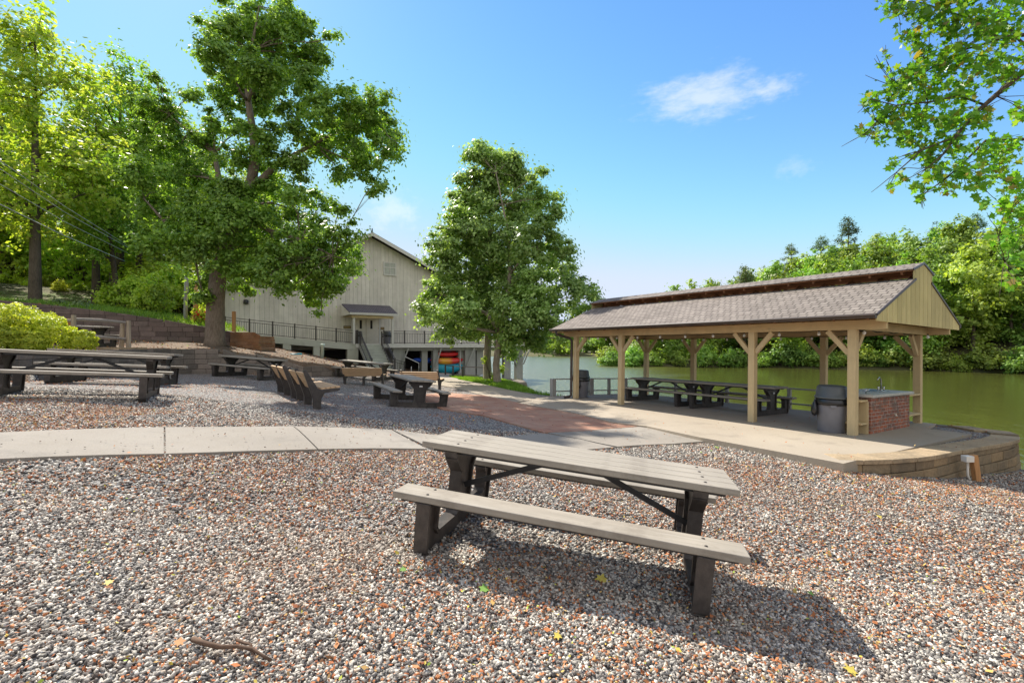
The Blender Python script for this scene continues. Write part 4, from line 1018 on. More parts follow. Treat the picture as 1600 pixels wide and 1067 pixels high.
# doors
ps0, ps1 = bs(551, OFF), bs(614, OFF)
dc = bs(571.5)
for k, (a, b) in enumerate(((dc-1.0, dc-.02), (dc+.02, dc+1.0))):
    m = MB(); bx(m, a, b, .04, .085, DZ+.02, DZ+2.05); d = m.build('door', 'door_paint', bld)
    m = MB(); c = b-.14 if k == 0 else a+.14; bx(m, (a+b)/2-.08+(.1 if k == 0 else -.1), (a+b)/2+.08+(.1 if k == 0 else -.1), .086, .10, DZ+1.2, DZ+1.85); m.build('window_slot', 'dark_interior', d)
m = MB()
for a, b, c, d in ((dc-1.12, dc-1.01, DZ, DZ+2.15), (dc+1.01, dc+1.12, DZ, DZ+2.15), (dc-1.12, dc+1.12, DZ+2.06, DZ+2.18)): bx(m, a, b, .036, .11, c, d)
m.build('door_frame', 'trim_paint', bld)
for u0, u1, v0_, v1_ in ((536.5, 548, 509, 513.2), (589, 600, 511, 515)):
    a, b = bs(u0), bs(u1); c, d = bz(u0, v1_), bz(u0, v0_)
    m = MB(); bx(m, a, b, .04, .08, c, d); sg = m.build('sign', 'sign_wood', bld)
    m = MB(); k = 0
    for q in np.linspace(a+.08, b-.08, 6): bx(m, q-.02, q+.02, .081, .086, c+.05, d-.05)
    m.build('lettering', 'sign_letter', sg)
m = MB(); a = bs(384); m.lathe([(.02, 0), (.16, .05), (.16, .3), (.02, .36)], (a, -.12, bz(384, 476)), 10); m.build('wall_lamp', 'dark_metal', bld)
# deck, ramp and what carries them
sR0, sR1 = bs(386, OFF), bs(556, OFF); sE = bs(824, OFF)
rz = lambda s: DZ+max(0, (sR1-s))/(sR1-sR0)*.62
m = MB(); bx(m, sR1, sE, .045, OFF, DZ-.2, DZ); m.build('deck', 'grey_timber', bld)
m = MB(); bx(m, sR1, sE+.02, OFF+.002, OFF+.06, DZ-.26, DZ+.03); m.build('deck_fascia', 'trim_paint', bld)
sL = bs(352, OFF)
m = MB(); m.prism([(sL, rz(sL)), (sR1-.003, rz(sR1)), (sR1-.003, rz(sR1)-.42), (sL, rz(sL)-.42)], -.05, -OFF, lambda p, q, y: (p, y, q)); m.build('ramp', 'foundation', bld)
for u0, u1 in ((442, 455), (490, 500), (543, 560)):
    m = MB(); a, b = bs(u0, OFF), bs(u1, OFF); bx(m, a, b, OFF-.45, OFF-.02, -.6, rz((a+b)/2)-.3 if u1 < 560 else DZ-.21); m.build('pier', 'foundation', bld)
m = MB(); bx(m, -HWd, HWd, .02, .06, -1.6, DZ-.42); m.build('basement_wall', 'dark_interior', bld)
for u0, u1 in ((614, 633), (677, 685), (727, 743)):
    m = MB(); a, b = bs(u0, OFF-.3), bs(u1, OFF-.3); bx(m, a, b, OFF-.75, OFF-.3, -1.6, DZ-.27); m.build('pier', 'grey_timber', bld)
for u0, u1 in ((659, 668), (716, 727), (745, 755), (788, 798), (807, 817)):
    m = MB(); a, b = bs(u0, OFF-.6), bs(u1, OFF-.6); bx(m, a, b, OFF-1.0, OFF-.6, -2.4, DZ-.27); m.build('pier', 'grey_timber', bld)
m = MB(); bx(m, bs(614, OFF), sE-.4, OFF-.55, OFF-.35, DZ-.5, DZ-.27); m.build('girder', 'grey_timber', bld)
for u0, v0_, u1, v1_ in ((638.6, 543, 626, 569), (690, 543, 680, 569), (741.6, 544, 729, 570), (824, 545, 814, 571), (829, 546, 817, 570), (795, 566, 806, 549)):
    a, b = bs(u0, OFF), bs(u1, OFF-.3); m = MB(); m.beam((a, -OFF+.02, DZ-.3), (b, -OFF+.22, DZ-1.75), .10, .10); m.build('knee_brace', 'grey_timber', bld)
# stairs
st0, st1 = bs(562, OFF), bs(596, OFF); nst = 11; rise = (DZ+.15)/nst
m = MB()
for k in range(nst):
    bx(m, st0, st1, OFF+.07+k*.27, OFF+.07+(k+1)*.27+.02, DZ-(k+1)*rise-.04, DZ-(k+1)*rise)
    bx(m, st0+.05, st1-.05, OFF+.07+k*.27+.02, OFF+.07+k*.27+.04, DZ-(k+1)*rise, DZ-k*rise-.045)
m.build('stair_tread', 'grey_paint', bld)
for a in (st0-.05, st1+.01):
    m = MB(); m.prism([(OFF+.06, DZ-.02), (OFF+.06+nst*.27, -.15), (OFF+.06+nst*.27, -.45), (OFF+.06, DZ-.35)], a, a+.05, lambda p, q, y: (y, -p, q)); m.build('stringer', 'grey_timber', bld)
def railing(P0_, P1_, h=.98, step=.13, post=1.35, name='railing', ends=(1, 1)):
    """metal balustrade between two points in the building's frame"""
    a, b = Vector(P0_), Vector(P1_); L = (b-a).length; m = MB()
    for z in (h, h-.16, .10): m.beam(a+Vector((0, 0, z)), b+Vector((0, 0, z)), .04, .035)
    n = int(L/step)
    for i in range(1, n):
        q = a.lerp(b, i/n); m.b2(q.x-.009, q.x+.009, q.y-.009, q.y+.009, q.z+.11, q.z+h-.16)
    npst = max(1, round(L/post))
    for i in range(npst+1):
        q = a.lerp(b, i/npst); m.b2(q.x-.04, q.x+.04, q.y-.04, q.y+.04, q.z, q.z+h+.06)
    return m.build(name, 'rail_metal', bld)
oy = -OFF+.06
railing((sL, oy, rz(sL)), (sR1, oy, DZ+.0), h=.95)
railing((sR1+.05, oy, DZ), (st0-.12, oy, DZ), h=.95, post=1.2)
railing((st1+.2, oy, DZ), (sE-.05, oy, DZ), h=.98, post=1.5)
railing((sE-.05, oy, DZ), (sE-.05, -.1, DZ), h=.98)
for a in (st0, st1): railing((a, -OFF-.1, DZ-.1), (a, -OFF-nst*.27, -.1), h=.98, step=.2, post=3)
railing((st1+.3, -OFF-1.2, -.05), (bs(631, OFF+1.5), -OFF-1.6, -.3), h=.9, step=.16, post=1.2)
m = MB(); q0 = (bs(632, OFF), -OFF-.1, .95); q1 = (bs(652, OFF), -OFF-.3, .45); m.tube([q0, q1, (q1[0], q1[1], -.3)], .035, 6); m.tube([(q0[0]+.5, q0[1], .2), (q1[0]-.6, q1[1], -.05), (q1[0]-.6, q1[1], -.4)], .03, 6); m.build('handrail', 'cable_grey', bld)
# porch
pz0, pz1 = DZ+2.15, DZ+3.05
pe0, pe1 = bs(546, OFF+.2), bs(621.5, OFF+.2); pr0, pr1 = bs(534), bs(604.5)
m = MB(); V = [(pe0, -OFF-.25, pz0+.12), (pe1, -OFF-.25, pz0+.12), (pr1+.2, -.06, pz1), (pr0, -.06, pz1)]
m.add(V+[(x, y, z-.06) for x, y, z in V], [(0, 1, 2, 3), (7, 6, 5, 4), (0, 4, 5, 1), (1, 5, 6, 2), (2, 6, 7, 3), (3, 7, 4, 0)]); m.build('porch_roof', 'building_shingle', bld)
m = MB(); bx(m, pe0, pe1, OFF+.24, OFF+.30, pz0-.06, pz0+.10); m.build('fascia', 'trim_paint', bld)
m = MB(); bx(m, pe0+.2, pe1-.3, OFF-.1, OFF+.1, pz0-.27, pz0-.07); m.build('porch_beam', 'pavilion_timber', bld)
m = MB(); bx(m, pe0+.2, pe1-.3, .05, OFF-.12, pz0-.10, pz0-.06); m.build('soffit', 'pavilion_timber', bld)
for a in (pe0+.03, ):
    m = MB(); m.prism([(.04, pz0-.05), (OFF+.2, pz0-.05), (OFF+.2, pz0+.03), (.04, pz1-.08)], a, a+.05, lambda p, q, y: (y, -p, q)); m.build('gable_end', 'siding_board', bld)
for u in (553, 613.5):
    m = MB(); a = bs(u, OFF); bx(m, a-.07, a+.07, OFF-.08, OFF+.06, DZ, pz0-.271); m.build('porch_post', 'trim_paint', bld)
BM = Matrix.Translation(BO) @ Matrix.Rotation(BA, 4, 'Z')
for u, lab in ((559.5, 'trash can on the deck by the porch post that is nearer the ramp'), (605, 'trash can on the deck under the porch, beyond the stair head')):
    c = copy_tree(c1); c.rotation_euler = (0, 0, .5); c.location = BM @ Vector((bs(u, 1.6), -1.6, DZ)); tag(c, lab)
# kayak rack with boats under the deck
rk = empty('kayak_rack', BM @ Vector((bs(699, 1.9), -1.9, -.4)), (0, 0, BA)); tag(rk, 'thin grey metal storage rack holding kayaks beneath the deck', 'rack')
for x in (-1.0, 1.0):
    m = MB(); m.b2(x-.03, x+.03, -.33, -.27, 0, 2.0); m.b2(x-.03, x+.03, .27, .33, 0, 2.0); 
    for z in (.12, .78, 1.35): m.b2(x-.025, x+.025, -.269, .269, z, z+.04)
    m.build('upright', 'cable_grey', rk)
def hull(L, wd, h, mat, name, loc, rz_=0, rx_=0):
    m = MB(); n = 17; pts = []; V = []; K = 12
    for i in range(n):
        t = i/(n-1); x = (t-.5)*L; k = math.sin(math.pi*t)**.55+.02
        for j in range(K):
            q = 2*math.pi*j/K; V.append((x, math.cos(q)*wd/2*k, math.sin(q)*h/2*k+(.25*h*(2*t-1)**2)))
    Fs = [(i*K+j, i*K+(j+1) % K, (i+1)*K+(j+1) % K, (i+1)*K+j) for i in range(n-1) for j in range(K)]
    m.add(V, Fs, True); return m.build(name, mat, None, 0, loc, (rx_, 0, rz_))
def kay(L, wd, h, mat, lab, u, v, off, d=.0, rx_=0):
    z = bz(u, v, off); e = empty('kayak', BM @ Vector((bs(u, off), -off, z)), (0, 0, BA+d)); o = hull(L, wd, h, mat, 'hull', (0, 0, 0), 0, rx_); o.parent = e
    m = MB(); m.lathe([(.30, 0), (.34, .02), (.34, .05), (.27, .05), (.25, -.02)], (0, 0, 0), 18, 1.5, .7); c = m.build('cockpit_rim', 'dark_metal', o, 0, (0, 0, h*.47)); tag(e, lab, 'kayak', 'kayaks stored under the deck'); return e
kay(3.0, .75, .60, 'kayak_shell', 'red and yellow kayak on the middle level of the rack under the deck', 699, 564.5, 1.9)
kay(3.0, .75, .85, 'tarp_teal', 'fat teal boat lying on the bottom of the rack under the deck', 699, 576, 1.9)
kay(2.6, .6, .4, 'kayak_red', 'dark red kayak on the top of the rack under the deck', 699, 554, 1.9, .1)
kay(2.0, .5, .4, 'kayak_red', 'red boat stacked highest, just below the deck boards', 698, 549, 1.2, -.1)
kay(2.8, .6, .45, 'kayak_blue', 'blue kayak lying in the dark doorway under the deck', 668, 563, 1.5, .2)
kay(2.6, .6, .45, 'can_dark', 'dark navy kayak beyond the teal boat in the rack', 713, 575, 1.3, .1)
# rail beside the kayak path
pf = empty('path_railing', tuple(hit(697, 587)), (0, 0, 0)); tag(pf, 'low dark metal railing beside the path to the kayak storage', 'railing')
pl = [hit(696, 586), hit(708, 589), hit(723, 591), hit(757, 594)]; pi_ = Matrix.Translation(pf.location).inverted()
pl = [pi_ @ p for p in pl]
for p in pl: m = MB(); m.b2(-.05, .05, -.05, .05, -.1, .72); m.build('post', 'rail_metal', pf, 0, p)
for a, b in zip(pl[:-1], pl[1:]):
    for z in (.68, .18): m = MB(); m.beam(a+Vector((0, 0, z)), b+Vector((0, 0, z)), .05, .05); m.build('rail', 'rail_metal', pf)

# ------------------------------------------------------------------ small things
# marker stub by the terrace wall
q = hit(1526, 752); st = empty('utility_post', q, (0, 0, 0)); tag(st, 'short leaning cedar post with a white junction box beside the terrace wall', 'post')
m = MB(); m.beam((.02, 0, -.1), (-.055, 0, .44), .085, .085, (0, 1, 0)); m.build('stub', 'cedar_post', st, .004)
m = MB(); m.b2(-.22, -.09, -.06, .05, .33, .43); m.build('junction_box', 'white_box', st, .006)
m = MB(); m.tube([(-.13, .02, .33), (-.12, .03, .1), (-.06, .02, -.05)], .018, 8); m.build('conduit', 'white_box', st)
# PVC cleanout pipe
q = hit(503, 560); m = MB(); m.lathe([(.10, -.1), (.10, .74), (.115, .745), (.115, .86), (.10, .87), (.02, .875)], (0, 0, 0), 16)
tag(m.build('vent_pipe', 'pvc', None, 0, q, (0, .06, 0)), 'pale green white plastic vent pipe sticking out of the slope', 'pipe')
# split rail fence
f0 = Vector((-16.2, 14.0)); f1 = Vector((-13.45, 15.0)); f2 = Vector((-13.35, 16.9)); 
sf = empty('rail_fence', (f1.x, f1.y, tz(*f1)), (0, 0, 0)); tag(sf, 'weathered split rail fence with doubled posts on the upper terrace beside the hedge', 'fence'); si = Matrix.Translation(sf.location).inverted()
def jpost(p, h, mat, lean=0, w_=.13):
    m = MB(); z = tz(*p); m.tube([(lean, 0, -.15), (lean*.5, 0, h*.5), (0, 0, h)], [w_*.62, w_*.56, w_*.5], 7, False); o = m.build('post', mat, sf, 0, si @ Vector((p.x, p.y, z))); return o
jpost(f1+Vector((.03, -.05)), 1.06, 'weathered_post'); jpost(f1+Vector((-.22, .1)), .95, 'cedar_post', -.06)
jpost(f2+Vector((.08, 0)), 1.0, 'weathered_post'); jpost(f2+Vector((-.14, .02)), .96, 'weathered_post', -.05)
def srail(a, b, za, zb, mat='weathered_rail'):
    a3 = si @ Vector((a.x, a.y, tz(*a)+za)); b3 = si @ Vector((b.x, b.y, tz(*b)+zb)); md = (a3+b3)/2+Vector((0, .02, .02)); m = MB(); m.tube([a3, md, b3], [.055, .07, .05], 6, False); m.build('rail', mat, sf)
srail(f1, f2, .93, .93); srail(f1, f2, .40, .36); srail(f0, f1, 1.02, .88); srail(f0, f1+Vector((-.2, 0)), .86, .76, 'cedar_post')
srail(f0, f1, .42, .38)
# poles and stakes
for u, v, h, r_, mt, lean, lab in ((289, 507, 2.6, .11, 'pole_grey', .1, 'thin grey pole behind the upper retaining wall'), (304.5, 508, 2.6, .13, 'pole_orange', .12, 'orange brown wooden pole behind the upper retaining wall'), (328, 520, 3.6, .3, 'pole_orange', .25, 'pale reddish trunk stub leaning just behind the big tree trunk')):
    d = 27.0 if r_ < .2 else 26.5; p = wp(u, v, d); m = MB(); m.tube([(0, 0, -1.2), (lean*.5, 0, h*.5), (lean, 0, h)], [r_, r_*.95, r_*.9], 10)
    tag(m.build('pole', mt, None, 0, p), lab, 'pole')
m = MB(); m.beam((0, 0, -.9), (.0, 0, .75), .14, .14, (0, 1, 0)); tag(m.build('stake', 'cedar_post', None, 0, wp(365.5, 509, 25.5)), 'short orange wooden stake beside the timber wall and ramp railing', 'stake')
# green hose patch and log steps
m = MB(); q = hit(462, 555); m.tube([q+Vector((math.cos(t)*.28*(1+.1*math.sin(3*t)), math.sin(t)*.24, .03+.004*t)) for t in np.linspace(0, 14, 60)], .02, 5); m.v = [tuple(Vector(v)-q) for v in m.v]
tag(m.build('garden_hose', 'tarp_teal', None, 0, q), 'coiled teal garden hose lying on the mulch slope', 'hose')
q = wp(190, 550, 16.4); m = MB(); m.box((0, 0, 0), (1.35, .3, .06)); tag(m.build('capstone', 'cap_block', None, .005, (q.x, q.y, 1.70), (0, 0, .9)), 'loose pale flat capstone lying on top of the low retaining wall', 'stone')
# overhead cables
for k, (pts) in enumerate([[(-120, 262, 14), (0, 319.6, 18), (95, 366, 24), (195, 408, 32)], [(-120, 222, 14), (0, 288, 18), (100, 346, 24), (200, 395.6, 32)], [(-120, 190, 14), (0, 264, 18), (100, 331, 24), (202, 388, 32)], [(-120, 180, 14), (10, 258, 18), (100, 322, 24), (200, 384, 32)]]):
    P = [wp(*p) for p in pts]; m = MB(); m.tube([P[0]]+[P[i].lerp(P[i+1], t) for i in range(3) for t in (.5, 1)], .014 if k else .022, 5); tag(m.build('overhead_cable', 'cable_grey'), ['thickest and lowest of the overhead cables crossing the woods', 'second lowest overhead cable crossing the woods', 'thin overhead cable, lower of the close upper pair', 'thin overhead cable, topmost of all crossing the woods'][k], 'cable', 'overhead cables')

# ------------------------------------------------------------------ leaves and trees
def leaf_quads(C, Nrm, size, aspect=.62, seed=0):
    """one folded diamond per leaf"""
    r = np.random.default_rng(seed); n = len(C)
    Nn = Nrm/np.linalg.norm(Nrm, axis=1, keepdims=True); a = r.normal(size=(n, 3)); t = np.cross(Nn, a); t /= np.linalg.norm(t, axis=1, keepdims=True); b = np.cross(Nn, t)
    s = (size*(.65+.7*r.random(n)))[:, None]; h = s*aspect*.5
    V = np.stack([C-t*s*.5, C+b*h-Nn*s*.06, C+t*s*.5-Nn*s*.10, C-b*h-Nn*s*.06], 1).reshape(-1, 3); Fq = np.arange(4*n).reshape(n, 4); return V, Fq
def crown_points(blobs, n, sub=.5, seed=0, gap=.0, flat=.6, dens=1.0):
    """leaf centres gathered in many small clumps spread over big ones; returns points, outward normals, clump centres"""
    r = np.random.default_rng(seed); B = np.array(blobs, float)
    if B.shape[1] == 4: B = np.c_[B[:, :3], B[:, 3], B[:, 3], B[:, 3]*.85]
    w_ = (B[:, 3]*B[:, 4]+B[:, 4]*B[:, 5]+B[:, 3]*B[:, 5])/3; w_ /= w_.sum()
    area = (B[:, 3]*B[:, 4]+B[:, 4]*B[:, 5]+B[:, 3]*B[:, 5]).sum()/3
    ns = max(6, int(area*4.2/(sub*sub)*dens)); k = r.choice(len(B), ns, p=w_); d = r.normal(size=(ns, 3)); d /= np.linalg.norm(d, axis=1, keepdims=True)
    rad = r.random(ns)**.45; S = B[k, :3]+d*B[k, 3:6]*rad[:, None]
    sr = sub*(.5+.9*r.random(ns)); j = r.integers(0, ns, n); g = r.normal(size=(n, 3))*.5*(.55+1.1*r.random((n, 1))**2); g[:, 2] *= flat
    C = S[j]+g*sr[j][:, None]; Nn = g*.8+d[j]*.5+np.array([0, 0, .75])+r.normal(size=(n, 3))*.5; return C, Nn, S, k
def limb(m, a, b, r0, r1, sag=.0, n=5, seg=6, wob=.1, rr=random):
    a, b = Vector(a), Vector(b); L = (b-a).length; pts = []
    for i in range(n+1):
        t = i/n; p = a.lerp(b, t); p.z += sag*math.sin(math.pi*t)*L
        if 0 < i < n: p += Vector((rr.uniform(-1, 1), rr.uniform(-1, 1), rr.uniform(-.6, .6)))*wob*L*.35
        pts.append(p)
    m.tube(pts, [r0+(r1-r0)*(i/n) for i in range(n+1)], seg); return pts
def tree(name, loc, trunk, limbs, blobs, nleaf, leaf, sub, lm, bm_, label, cat='tree', seed=1, twigs=1.0, flat=.6, dens=1.0, root=None, group=None, trunk_seg=12):
    """trunk: [(x,y,z,r)...]; limbs: list of the same; blobs in the tree's own frame"""
    rr = random.Random(seed)
    if root is None: root = empty(name, loc)
    tag(root, label, cat, group); m = MB()
    m.tube([p[:3] for p in trunk], [p[3] for p in trunk], trunk_seg)
    lo_ = 4 if len(trunk) > 7 else 1
    ends = [Vector(p[:3]) for p in trunk[lo_:]]; er = [p[3] for p in trunk[lo_:]]
    for L in limbs:
        m.tube([p[:3] for p in L], [p[3] for p in L], 8); ends += [Vector(p[:3]) for p in L[1:]]; er += [p[3] for p in L[1:]]
    C, Nn, S, k = crown_points(blobs, nleaf, sub, seed, flat=flat, dens=dens)
    B = np.array(blobs, float)
    for i in range(len(B)):
        c = Vector(B[i, :3]); j = min(range(len(ends)), key=lambda q: (ends[q]-c).length+max(0, ends[q].z-c.z)*.8)
        r0 = min(er[j]*.6, .09); pts = limb(m, ends[j], c, max(.02, r0), .018, .04, 4, 5, .12, rr)
        ss = S[k == i]; rr.shuffle(list(range(len(ss))))
        for q in ss[:int(len(ss)*.55*twigs)]: limb(m, pts[rr.randint(1, len(pts)-1)], q, .014, .004, .03, 2, 3, .1, rr)
    m.build('trunk', bm_, root)
    V, Fq = leaf_quads(C, Nn, leaf, seed=seed); link('crown', mesh_np('crown', V, Fq, lm), root); return root
def rel(base, d, pts, r=None, dy=0):
    """points seen at a given distance, relative to the tree's foot"""
    out = []
    for p in pts:
        q = wp(p[0], p[1], d+(p[3] if len(p) > 3 else 0))-base; out.append((q.x, q.y, q.z, p[2]))
    return out
def blobs_px(base, d, pts, seed=0, depth=1.6):
    r = random.Random(seed); out = []
    for p in pts:
        dd = p[3] if len(p) > 3 else r.uniform(-depth, depth); q = wp(p[0], p[1], d+dd)-base; R_ = p[2]*d/F; out.append((q.x, q.y, q.z, R_, R_*1.05, R_*.9))
    return out
# big oak on the terrace
d1 = 23.0; b1 = wp(337, 539, d1); b1.z = tz(b1.x, b1.y)-.05
tr = rel(b1, d1, [(336, 546, .52), (336, 530, .43), (337, 470, .38), (341, 430, .36), (352, 390, .33), (368, 350, .31), (381, 315, .29), (393, 285, .26)])
l1 = rel(b1, d1, [(393, 285, .24), (399, 245, .2), (395, 205, .17), (388, 160, .14), (386, 120, .11), (392, 80, .08), (400, 40, .05), (405, 10, .02)])
l2 = rel(b1, d1, [(390, 292, .2), (410, 280, .17), (432, 258, .14), (455, 245, .12), (490, 225, .08), (530, 205, .05), (570, 190, .02)])
l3 = rel(b1, d1, [(352, 390, .2, 0), (347, 340, .17, .5), (344, 290, .14, .8), (335, 240, .1, 1), (300, 210, .06, 1), (265, 180, .02, 1)])
l4 = rel(b1, d1, [(341, 430, .15, 0), (300, 390, .1, -.3), (260, 350, .07, -.5), (225, 310, .03, -.7)])
l5 = rel(b1, d1, [(375, 335, .15, 0), (420, 360, .11, -.6), (470, 375, .08, -1), (520, 400, .04, -1.4)])
tb = [(400, 220, 34), (378, 250, 34), (362, 300, 30), (428, 290, 30), (390, 335, 36), (352, 350, 30), (410, 115, 36), (372, 205, 30), (440, 250, 26), (470, 260, 24), (560, 240, 26), (330, 60, 18), (470, 30, 20), (520, 60, 12), (612, 235, 16), (622, 225, 8), (300, 150, 18), (240, 120, 12), (440, 400, 34), (395, 420, 28), (500, 440, 28), (560, 415, 16), (385, 25, 42), (425, 25, 42), (350, 52, 34), (342, 92, 30), (400, 75, 48), (455, 55, 36), (485, 95, 30), (505, 70, 16), (430, 115, 46), (370, 130, 36), (475, 130, 30), (340, 135, 22), (450, 165, 30), (400, 160, 30), (355, 175, 26),
      (500, 170, 28), (540, 165, 34), (580, 165, 30), (600, 205, 28), (560, 210, 40), (510, 220, 36), (600, 240, 28), (560, 260, 30), (588, 285, 20), (470, 200, 26), (530, 265, 22), (430, 205, 22),
      (253, 135, 20), (245, 170, 26), (270, 190, 30), (230, 215, 30), (275, 235, 34), (315, 215, 28), (215, 265, 34), (250, 285, 38), (300, 275, 38), (335, 255, 28), (225, 320, 32), (265, 335, 36), (310, 330, 36), (345, 310, 30), (330, 190, 20),
      (270, 385, 36), (310, 385, 36), (345, 375, 32), (325, 435, 24), (360, 420, 34), (385, 445, 22), (395, 385, 34), (365, 335, 24), (400, 340, 26), (435, 345, 30), (470, 330, 30), (440, 385, 36), (480, 375, 36),
      (425, 425, 34), (465, 425, 36), (505, 410, 36), (540, 400, 28), (550, 430, 22), (520, 445, 26), (485, 465, 24), (500, 360, 28), (535, 365, 26), (500, 320, 24), (455, 300, 22), (530, 330, 16), (320, 465, 16), (502, 490, 13), (448, 462, 18), (240, 380, 26), (410, 300, 18)]
tree('oak_tree', b1, tr, [l1, l2, l3, l4, l5], blobs_px(b1, d1, [(q[0], q[1], q[2]*1.01) for q in tb], 3, 2.3), 165000, .165, .40, 'oak_leaf', 'oak_bark', 'tall spreading dark green oak with a thick grey trunk on the mulch terrace', seed=11, twigs=.8, dens=.8)
# maple by the lake (two stems)
d2 = 23.5; b2_ = wp(777, 602, d2); b2_.z = tz(b2_.x, b2_.y)-.05
tr = rel(b2_, d2, [(777, 606, .28), (777, 596, .19), (775, 570, .165), (778, 545, .16), (782, 520, .14), (790, 480, .12), (797, 430, .10), (795, 370, .07), (785, 320, .04), (775, 270, .02)])
l1 = rel(b2_, d2, [(778, 552, .11), (795, 530, .09), (815, 505, .07), (850, 480, .04), (885, 465, .02)])
l2 = rel(b2_, d2, [(782, 520, .1), (760, 490, .08), (725, 470, .05), (690, 460, .02)])
mb_ = [(742, 238, 20), (775, 245, 26), (805, 250, 26), (735, 275, 28), (775, 285, 34), (815, 285, 28), (838, 270, 18), (850, 310, 24), (720, 310, 24), (760, 325, 36), (805, 330, 36), (845, 345, 30), (715, 350, 28), (695, 375, 26), (740, 370, 38), (790, 380, 42), (840, 385, 38), (875, 385, 24),
       (690, 415, 30), (735, 425, 40), (790, 435, 44), (845, 435, 40), (885, 425, 30), (905, 450, 24), (680, 460, 28), (670, 488, 20), (715, 480, 36), (765, 485, 42), (815, 485, 42), (865, 480, 36), (905, 485, 22), (925, 468, 14), (700, 515, 24), (740, 515, 28), (785, 525, 28), (830, 520, 30), (870, 515, 26), (890, 535, 14), (845, 545, 14), (800, 548, 14), (668, 500, 12)]
BB = blobs_px(b2_, d2, mb_, 5, 1.8)
tree('maple_tree', b2_, tr, [l1, l2], BB, 110000, .155, .38, 'maple_leaf', 'maple_bark', 'dense conical maple with thin pale stems on the grass beside the lake', seed=21, twigs=.7, dens=.85)
b3 = wp(762, 596, d2+2.2); b3.z = tz(b3.x, b3.y)-.05; dd = d2+2.2
tr = rel(b3, dd, [(762, 600, .34), (762, 590, .24), (761, 560, .2), (763, 530, .18), (760, 480, .15), (752, 400, .1), (748, 320, .05), (745, 250, .02)])
tree('maple_tree', b3, tr, [], blobs_px(b3, dd, [(745, 300, 34), (790, 270, 34), (730, 340, 30), (820, 320, 30), (700, 390, 26), (750, 400, 40), (860, 400, 30), (700, 450, 30), (760, 460, 40), (720, 500, 26), (820, 460, 40), (765, 250, 20)], 8, 1.5), 20000, .2, .42, 'maple_leaf', 'maple_bark', 'paler maple stem close behind the conical maple on the grass', seed=22, twigs=.6)
# shoots and rocks at the maples' feet
def bush(loc, blobs, n, leaf, sub, lm, label, cat='bush', seed=1, name='bush', group=None, flat=.8, cut=None):
    root = empty(name, loc); tag(root, label, cat, group); rr = random.Random(seed); m = MB(); C, Nn, S, k = crown_points(blobs, n, sub, seed, flat=flat)
    if cut is not None: kk = cut(C+np.array(loc)); C, Nn = C[kk], Nn[kk]
    for q in S[:90]: limb(m, (rr.uniform(-.2, .2), rr.uniform(-.2, .2), -.1), q, .02, .006, 0, 2, 4, .08, rr)
    m.build('stem', 'dark_bark', root); V, Fq = leaf_quads(C, Nn, leaf, seed=seed); link('foliage', mesh_np('foliage', V, Fq, lm), root); return root
bush(b3+Vector((.4, -.6, .1)), [(0, 0, .25, .35, .35, .3), (.25, .1, .6, .2, .2, .25), (-.6, .2, 1.0, .14, .14, .2)], 900, .10, .15, 'shrub_leaf', 'leafy green shoots sprouting at the foot of the maples', seed=31)
def rock(p, s, mat='counter_top', seed=1, lab='rock'):
    me = bpy.data.meshes.new('rock'); bm = bmesh.new(); bmesh.ops.create_icosphere(bm, subdivisions=3, radius=1); r = random.Random(seed); o = [Vector((r.uniform(-1, 1), r.uniform(-1, 1), r.uniform(-1, 1))).normalized() for _ in range(9)]
    for v in bm.verts:
        for q in o:
            d = v.co.dot(q)
            if d > .72: v.co -= q*(d-.72)
        v.co = Vector((v.co.x*s[0], v.co.y*s[1], v.co.z*s[2]))
    bm.to_mesh(me); bm.free(); me.materials.append(MATS[mat]); return tag(link('rock', me, None, p), lab, 'rock', 'rocks at the lake bank')
rock(hit(754, 590)+Vector((0, 0, .05)), (.28, .24, .18), seed=2, lab='pale rounded rock against the rear maple trunk'); rock(hit(763, 593)+Vector((0, -.3, .05)), (.2, .2, .12), seed=3, lab='small pale rock in the grass at the maple roots')
for k, (u, v) in enumerate(((788, 595), (797, 596.5), (806, 597))): rock(wp(u, v, 36-k)+Vector((0, 0, -.2)), (.8, .6, .45), 'wall_block', 5+k, ['dark bank rock under the deck end, first past the maple', 'dark bank rock between the two deck end piers', 'dark bank rock at the foot of the outermost pier'][k])

# azalea hedge, upper left
hb = Vector((-12.9, 12.6, 1.62))
HBL = [(-1.3, -.9, .5, .75, .75, .72), (-.6, -.6, .55, .75, .7, .72), (0, 0, .55, .66, .62, .66), (.55, .45, .42, .55, .5, .52), (1.05, .8, .26, .42, .36, .34), (-1.9, -.4, .65, .8, .7, .72), (-.2, .6, .6, .7, .6, .62), (-.75, -1.3, .22, .48, .42, .42), (.15, -.55, .28, .5, .4, .42), (-1.5, -1.7, .35, .6, .5, .5), (-2.6, -1, .5, .9, .8, .75), (.5, -.1, .22, .42, .4, .36)]
def hedge_pts(blobs, n, seed):
    r = np.random.default_rng(seed); B = np.array(blobs); k = r.integers(0, len(B), n); d = r.normal(size=(n, 3)); d[:, 2] = np.where(d[:, 2] < -.7, -d[:, 2], d[:, 2]); d /= np.linalg.norm(d, axis=1, keepdims=True)
    lump = 1+.10*np.sin(d[:, 0]*9+k)*np.cos(d[:, 1]*8+k*2)+.08*np.sin(d[:, 2]*13+k); C = B[k, :3]+d*B[k, 3:6]*(lump*(1-.22*r.random(n)**2))[:, None]; return C, d+r.normal(size=(n, 3))*.45
C, Nn = hedge_pts(HBL, 46000, 4); root = empty('azalea_hedge', hb); tag(root, 'rounded bright yellow green azalea hedge on top of the low retaining wall', 'hedge')
V, Fq = leaf_quads(C, Nn, .07, .5, 4); link('foliage', mesh_np('foliage', V, Fq, 'hedge_leaf'), root)
